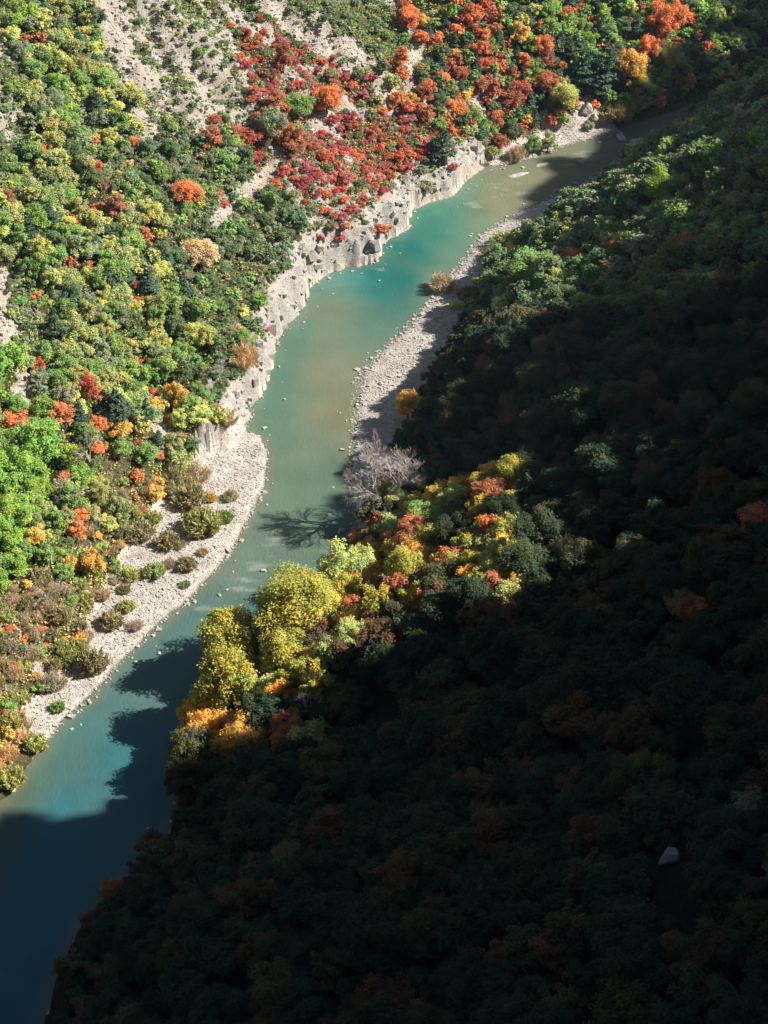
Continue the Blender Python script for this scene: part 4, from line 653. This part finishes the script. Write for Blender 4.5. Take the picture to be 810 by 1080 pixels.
for i in order:
    x, y = cx_[i], cy_[i]
    if not (-160 < cu[i] < (1150 if cdR[i] > 0 else 950) and -130 < cv[i] < 1170): continue
    if cdR[i] > 0 and abs(x - BOX) < 3.2 and -8.5 < y - BOY < 2.5: continue
    if cdL[i] > 0:
        z_ = ZN[cz0[i]]
        if cdL[i] < cbwv[i] + .8 + (1.6 if cchv[i] > 3.5 else 0): continue
        if cbare[i] > (1.4 if cdL[i] < cbwv[i] + 8 and cchv[i] > 3.5 else .9 if z_ in ('scree', 'redscrub', 'garrigue') else 1.0): continue
    elif cdR[i] > 0:
        if cdR[i] < cbrv[i] + 1.2: continue
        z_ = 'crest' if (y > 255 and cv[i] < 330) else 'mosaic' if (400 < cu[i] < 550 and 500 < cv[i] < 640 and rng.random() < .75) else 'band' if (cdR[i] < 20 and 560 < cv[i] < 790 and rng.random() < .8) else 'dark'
    else: continue
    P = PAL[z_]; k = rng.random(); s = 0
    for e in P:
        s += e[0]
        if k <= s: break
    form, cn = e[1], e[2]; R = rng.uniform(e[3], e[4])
    if z_ in ('dark', 'band') and cdR[i] < cbrv[i] + 6: R *= .75
    if cdR[i] > 0 and 320 < cv[i] < 520 and cdR[i] < cbrv[i] + 12: R = min(R, 1.0 + .16 * max(cdR[i] - cbrv[i], 0))
    if 0 < x - BTX < 22 and -7 < y - BTY < 9: R *= .45
    if not near_ok(x, y, R, TIGHT[z_]): continue
    put(x, y, R); hr = rng.uniform(.8, 1.2)
    if z_ == 'band': hr = rng.uniform(1.05, 1.4)
    if z_ in ('dark', 'crest'): hr = rng.uniform(.75, 1.1)
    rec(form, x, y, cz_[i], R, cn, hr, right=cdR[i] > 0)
for t_ in np.arange(120, 430, 1.9):  # unseen trees added along the ridge crest to roughen its shadow edge
    for row in (-4, 3, 10):
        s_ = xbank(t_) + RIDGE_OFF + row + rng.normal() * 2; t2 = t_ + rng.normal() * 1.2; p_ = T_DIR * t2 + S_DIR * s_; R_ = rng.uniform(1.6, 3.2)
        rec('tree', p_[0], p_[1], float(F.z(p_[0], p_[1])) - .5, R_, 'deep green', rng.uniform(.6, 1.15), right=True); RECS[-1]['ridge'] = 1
for r_ in RECS:
    u_, v_, d_ = project(np.array([r_['x'], r_['y'], r_['z'] + r_['p'].hc * r_['sz']])); r_['u'], r_['v'], r_['px'] = float(u_), float(v_), r_['R'] * 2 * FPX / d_
    r_['in'] = (-r_['px'] / 2 < u_ < 810 + r_['px'] / 2) and (-r_['px'] / 2 < v_ < 1080 + r_['px'] / 2)

# ------------------------------------------------------------------ labels
LMS = [(r_['u'], r_['v'], r_['lm']) for r_ in RECS if r_['lm']] + [(395, 500, 'leafless grey tree'), (95, 480, 'thin bare tree'), (47, 325, 'white dead snag'), (705, 907, 'pale boulder'), (125, 45, 'widest pale scree chute'), (425, 400, 'gravel bar edge')]
SPEC_U = set(id(r_) for r_ in RECS if r_['label'])
CAP = 300; chosen = []; rest = []
for kd in sorted(set(r_['kind'] for r_ in RECS)):
    L = [r_ for r_ in RECS if r_['kind'] == kd]; L.sort(key=lambda q: (q['label'] is None, not q['in'], -q['px']))
    L2 = [q for q in L if q['in']][:CAP]; ids = set(id(q) for q in L2); chosen += L2; rest += [q for q in L if id(q) not in ids]
ORD = ['nearest', 'second nearest', 'third nearest', 'fourth nearest', 'fifth nearest', 'sixth nearest', 'seventh nearest', 'eighth nearest', 'ninth nearest', 'tenth nearest'] + ['%dth nearest' % k for k in range(11, 80)]
buckets = {}
for q in chosen:
    if q['label']: continue
    b = min(LMS, key=lambda m: (m[0] - q['u']) ** 2 + (m[1] - q['v']) ** 2); du, dv = q['u'] - b[0], q['v'] - b[1]
    dr = ('right of' if du > 0 else 'left of') if abs(du) > abs(dv) else ('below' if dv > 0 else 'above')
    size = 'large' if q['px'] > 46 else 'small' if q['px'] < 18 else ''
    txt = ' '.join(t for t in ('shaded' if q['right'] and not (q['v'] < 330) else '', size, q['colour'], KINDWORD[q['kind']]) if t)
    buckets.setdefault((txt, dr, b[2]), []).append((math.hypot(du, dv), q))
for (txt, dr, lm), L in buckets.items():
    L.sort(key=lambda z: z[0])
    for k, (_, q) in enumerate(L):
        q['label'] = f'{txt} {dr} the {lm}' if len(L) == 1 else f'{txt} {ORD[k]} {dr} the {lm}'
        w_ = q['label'].split()
        if len(w_) > 16: q['label'] = ' '.join(w_[:16])
GRP = {'oak_tree': 'green oaks of the sunlit slope', 'broadleaf_tree': 'broadleaf trees of the shaded slope', 'autumn_tree': 'trees in autumn colour', 'pine_tree': 'pines scattered through the woods', 'evergreen_shrub': 'evergreen shrubs on the stony slope', 'red_shrub': 'autumn red shrubs on the slope', 'willow_shrub': 'willow shrubs along the river', 'twiggy_shrub': 'leafless twiggy shrubs'}
for q in chosen:
    loc = (q['x'], q['y'], q['z']); S3 = (q['s'], q['s'], q['sz'])
    if q['form'] in ('willow', 'twig', 'bush') :
        o = link(q['kind'], q['p'].crown); o.location = loc; o.scale = S3; o.rotation_euler[2] = q['rot']; o.color = q['col']; root = o
    else:
        root = bpy.data.objects.new(q['kind'], None); COL.objects.link(root); root.location = loc; root.scale = S3; root.rotation_euler[2] = q['rot']; root.empty_display_size = .5
        c = link('crown', q['p'].crown, root); c.color = q['col']; link('trunk', q['p'].trunk, root)
    root['label'] = q['label']; root['category'] = CAT[q['kind']]; root['group'] = GRP[q['kind']]
# everything past 300 of a kind, and the strip of trees just outside the frame
STUFF = {'oak_tree': 'oak_woodland', 'broadleaf_tree': 'shaded_woodland', 'autumn_tree': 'autumn_woodland', 'pine_tree': 'pine_woodland', 'evergreen_shrub': 'evergreen_scrub', 'red_shrub': 'autumn_scrub', 'willow_shrub': 'willow_scrub', 'twiggy_shrub': 'twiggy_scrub'}
for kd, nm in STUFF.items():
    L = [q for q in rest if q['kind'] == kd]
    if not L: continue
    VV, TT = [], []
    for q in L:
        V, Qd, T = q['p'].raw; n = len(V) // 4; m = min(n, int(np.clip(q['px'] ** 2 * 1.6, 350, 1600)) if q['in'] else 600 if q.get('ridge') else 260); sel = rng.choice(n, m, replace=False); f = math.sqrt(n / m) * .95
        v4 = V.reshape(-1, 4, 3)[sel]; ce = v4.mean(1, keepdims=True); v4 = ce + (v4 - ce) * f; c, s = math.cos(q['rot']), math.sin(q['rot']); v4 = v4 * np.array([q['s'], q['s'], q['sz']])
        v4 = np.stack([v4[..., 0] * c - v4[..., 1] * s + q['x'], v4[..., 0] * s + v4[..., 1] * c + q['y'], v4[..., 2] + q['z']], -1)
        VV.append(v4.reshape(-1, 3)); TT.append(T.reshape(-1, 4, 3)[sel].reshape(-1, 3) * np.array(q['col'][:3]))
    VV = np.vstack(VV); me = quads_mesh(nm, VV, np.arange(len(VV)).reshape(-1, 4), [M_LEAF], tint=np.vstack(TT)); o = link(nm, me); o['kind'] = 'stuff'
print('plants', len(RECS), 'individual', len(chosen), 'rest', len(rest), {k: sum(q['kind'] == k for q in RECS) for k in STUFF})
# ------------------------------------------------------------------ bare trees
def bare(key, u, v, width_scale, rot, label, gdR=True, hh=0.0, base=None):
    g = F.hit(np.array([float(u)]), np.array([float(v)]), 0.0)[0]
    t, b = BARE_ROOTS[key]; root = bpy.data.objects.new('bare_tree', None); COL.objects.link(root); root.location = g; root.scale = (width_scale,) * 3; root.rotation_euler[2] = rot
    link('trunk', t, root); link('branches', b, root); root['label'] = label; root['category'] = 'bare tree'; return root
bare('grey', 402, 534, 1.1, 0, 'leafless grey tree with spreading branches leaning over the river edge')
bare('thin', 95, 500, .95, 1, 'tall thin leafless tree above the left end of the white beach')
bare('thin', 80, 540, .8, 2.2, 'thin leafless tree below the orange tree, left of the white beach')
bare('thin', 55, 640, .7, 3.2, 'thin leafless tree standing in the tan thicket on the left')
bare('snag', 46, 342, .8, 0, 'white dead snag standing in the green woods near the left edge')
bare('snag', 90, 140, .6, 2, 'pale dead treetop in the upper left woods')
bare('thin', 232, 405, .6, 4.2, 'small grey leafless tree behind the cliff, beside the dark pines')
bare('thin', 325, 765, .7, 5.0, 'dim leafless tree in the shade beneath the golden riverside trees')

# ------------------------------------------------------------------ boulders
import bmesh
M_ROCK = stone_material('weathered limestone', (.34, .30, .26), (.64, .58, .51))
def boulder_mesh(seed, sx, sy, sz, name='boulder'):
    bm = bmesh.new(); bmesh.ops.create_icosphere(bm, subdivisions=4, radius=1.0); r = np.random.default_rng(seed); pl = [(Vector(r.normal(size=3)).normalized(), r.uniform(.55, .85)) for _ in range(9)]
    for v in bm.verts:
        p = v.co.copy()
        for n_, d_ in pl:
            k = p.dot(n_) - d_
            if k > 0: p -= n_ * k * .9
        q = float(vnoise(p.x * 1.3 + p.z, p.y * 1.3 - p.z * .7, .35, 600 + seed % 7)); p *= 1 + .07 * q; v.co = Vector((p.x * sx, p.y * sy, p.z * sz))
    me = bpy.data.meshes.new(name); bm.to_mesh(me); bm.free(); me.materials.append(M_ROCK); return me
BO = [(705, 910, 1.15, .9, 1.5, 'pale boulder lying in deep shade near the lower right corner'), (567, 250, 1.5, .8, .5, 'flat pale rock in shallow water off the right bank stones'), (612, 170, 1.5, 1.1, .8, 'grey rock in the river at the edge of the big shadow'), (636, 252, 1.3, 1.0, 1.0, 'pale sunlit rock on the forested right slope'),
      (655, 146, 1.6, 1.0, .6, 'shaded rock at the far end of the river, left of its neighbour'), (670, 150, 1.5, 1.1, .7, 'shaded rock at the far end of the river, right of its neighbour'), (548, 184, 2.6, .7, .28, 'long low gravel islet below the far bank'), (572, 173, 2.2, .6, .26, 'short low gravel islet at the far bank'), (143, 698, .45, .3, .25, 'small white stone in the water off the lower beach'), (231, 627, .4, .3, .25, 'small white stone in the water below the beach end'),
      (618, 120, 1.5, 1.3, 1.8, 'pale jagged rock outcrop beneath the round vivid orange shrub'), (626, 128, 1.2, 1.1, 1.3, 'smaller pale outcrop right of the jagged one on the far bank'), (394, 557, .9, .7, .5, 'greyish rock at the foot of the leafless grey tree'), (360, 560, .8, .6, .35, 'dark rock in shallow water below the leafless grey tree'), (402, 405, .5, .4, .3, 'small pale block on the gravel bar'), (586, 202, .7, .5, .4, 'small pale rock at the shadow edge on the right bank')]
for i, (u, v, a, b, c, lab) in enumerate(BO):
    g = F.hit(np.array([float(u)]), np.array([float(v)]), 0.2)[0]; o = link('boulder', boulder_mesh(700 + i, a, b, c)); o.location = (g[0], g[1], max(g[2], 0) + c * .25); o.rotation_euler[2] = .4 if 'islet' in lab else i * 1.3; o['label'] = lab; o['category'] = 'rock'

# ------------------------------------------------------------------ loose stones (uncountable)
cube = np.array([(x, y, z) for x in (-1, 1) for y in (-1, 1) for z in (-1, 1)], float); cq = np.array([(0, 1, 3, 2), (4, 6, 7, 5), (0, 4, 5, 1), (2, 3, 7, 6), (0, 2, 6, 4), (1, 5, 7, 3)])
def stones(name, X, Y, Z, size, seed):
    r = np.random.default_rng(seed); n = len(X); s = size[:, None, None] * r.uniform(.6, 1.2, (n, 1, 3)) * np.array([.5, .5, .34]); v = cube[None] * s * r.uniform(.6, 1.1, (n, 8, 1)); th = r.uniform(0, 6.28, n); c, sn = np.cos(th)[:, None], np.sin(th)[:, None]
    v = np.stack([v[..., 0] * c - v[..., 1] * sn + X[:, None], v[..., 0] * sn + v[..., 1] * c + Y[:, None], v[..., 2] + Z[:, None]], -1)
    o = link(name, quads_mesh(name, v.reshape(-1, 3), (cq[None] + 8 * np.arange(n)[:, None, None]).reshape(-1, 4), [M_STONE])); o['kind'] = 'stuff'
def scatter(n, test):
    x = rng.uniform(-115, 120, n); y = rng.uniform(100, 480, n); L = F._at(F.dL, x, y); Rr = F._at(F.dR, x, y); bw = F._at(F.bw, x, y); br = F._at(F.bwr, x, y); m = test(x, y, L, Rr, bw, br); return x[m], y[m]
x, y = scatter(420000, lambda x, y, L, R_, bw, br: ((L > -.6) & (L < bw + 1.5) & (bw > 2)) | ((R_ > -.8) & (R_ < br + 1) & (br > 1.5)))
x, y = x[:14000], y[:14000]; stones('beach_stones', x, y, np.maximum(F.z(x, y), 0) + .03, rng.gamma(1.8, .08, len(x)) + .10, 1)
x, y = scatter(160000, lambda x, y, L, R_, bw, br: ((L < 0) & (R_ < 0)) & ((-L < rng.gamma(1.2, 1.2, len(L))) | (-R_ < rng.gamma(1.2, 1.0, len(L)))) & ((bw > 2) | (br > 4)))
x, y = x[:260], y[:260]; stones('river_stones', x, y, x * 0 + .03, rng.gamma(2, .12, len(x)) + .16, 2)
x, y = scatter(420000, lambda x, y, L, R_, bw, br: (L > bw + 3) & (F._at(F.bare, x, y) > .5))
x, y = x[:22000], y[:22000]; stones('scree_stones', x, y, F.z(x, y) + .05, rng.gamma(2, .14, len(x)) + .15, 3)
# ------------------------------------------------------------------ low ground cover between the shrubs (uncountable)
n = 200000; x = rng.uniform(-115, 118, n); y = rng.uniform(150, 540, n); L = F._at(F.dL, x, y); bw = F._at(F.bw, x, y); ch = F._at(F.ch, x, y); ba = F._at(F.bare, x, y); u_, v_, d_ = project(np.stack([x, y, F.z(x, y)], -1))
m = (L > bw + 1.2 + 1.8 * (ch > 3.5)) & (ba < .52 + rng.normal(size=n) * .12) & (u_ > -60) & (u_ < 870) & (v_ > -120); x, y = x[m][:62000], y[m][:62000]; n = len(x); z = F.z(x, y); zi = zone(x, y)
gc = {'woods': ['green', 'dark green', 'olive green'], 'scree': ['olive green', 'grey green', 'dark green', 'olive brown'], 'garrigue': ['grey green', 'olive green', 'dark green'], 'redscrub': ['olive green', 'grey green', 'rust brown', 'brick red', 'dusty pink', 'olive brown'], 'scrub': ['dark green', 'grey green', 'olive green', 'olive brown'], 'autumn': ['olive green', 'rust brown', 'dark green', 'tan'], 'mixed': ['green', 'dark green'], 'gold': ['olive green', 'tan', 'green'], 'tan': ['olive brown', 'tan', 'grey brown', 'olive green'], 'bright': ['bright green', 'green']}
cc = np.array([lin(CN[gc[ZN[k]][rng.integers(len(gc[ZN[k]]))]]) for k in zi]) * KA * .95 * rng.uniform(.7, 1.25, (n, 1)); m = 9; h = rng.uniform(.25, .9, n)
P = np.repeat(np.stack([x, y, z], -1), m, 0) + np.stack([rng.normal(size=n * m) * .45, rng.normal(size=n * m) * .45, np.abs(rng.normal(size=n * m)) * .5 * np.repeat(h, m)], -1)
V, Qd = leaf_quads(P, rng.normal(size=(n * m, 3)) + np.array([.3, 0, .9]), .36 * rng.uniform(.6, 1.3, n * m), rng)
o = link('ground_cover', quads_mesh('ground_cover', V, Qd, [M_LEAF], tint=np.repeat(np.repeat(cc, m, 0) * rng.uniform(.75, 1.25, (n * m, 1)), 4, 0))); o['kind'] = 'stuff'

# ------------------------------------------------------------------ broken limestone blocks along the cliff
mc = (reg == 4) & (cxx > -110) & (cxx < 118); pick = np.flatnonzero(mc); pick = pick[rng.random(len(pick)) < .30]; X, Y = cxx[pick] + rng.normal(size=len(pick)) * .2, cyy[pick] + rng.normal(size=len(pick)) * .2; Z = F.z(X, Y); n = len(X)
ext = np.stack([rng.uniform(.3, 1.0, n), rng.uniform(.25, .8, n), rng.uniform(.25, .95, n)], -1) * (.55 + rng.gamma(1.5, .35, (n, 1))) * .62
v = cube[None] * ext[:, None] * rng.uniform(.62, 1.1, (n, 8, 1)); th = rng.uniform(0, 6.28, n); tl = rng.normal(size=n) * .3; c, s_ = np.cos(th)[:, None], np.sin(th)[:, None]; ct, st_ = np.cos(tl)[:, None], np.sin(tl)[:, None]
yy, zz = v[..., 1] * ct - v[..., 2] * st_, v[..., 1] * st_ + v[..., 2] * ct
v = np.stack([v[..., 0] * c - yy * s_ + X[:, None], v[..., 0] * s_ + yy * c + Y[:, None], zz + Z[:, None] - .1], -1)
o = link('cliff_blocks', quads_mesh('cliff_blocks', v.reshape(-1, 3), (cq[None] + 8 * np.arange(n)[:, None, None]).reshape(-1, 4), [M_CLIFF])); o['kind'] = 'stuff'
# ------------------------------------------------------------------ thin valley air
hz = quads_mesh('haze', (cube + np.array([0, 0, 1])) * np.array([5000, 5000, 425]) + np.array([0, 500, -40]), cq); o = link('haze', hz); o['kind'] = 'stuff'
m = bpy.data.materials.new('air'); m.use_nodes = True; n_ = m.node_tree.nodes; n_.remove(n_['Principled BSDF']); pv = n_.new('ShaderNodeVolumePrincipled'); pv.inputs['Color'].default_value = (.5, .74, 1, 1); pv.inputs['Density'].default_value = 8.5e-5
m.node_tree.links.new(pv.outputs[0], n_['Material Output'].inputs['Volume']); hz.materials.append(m)
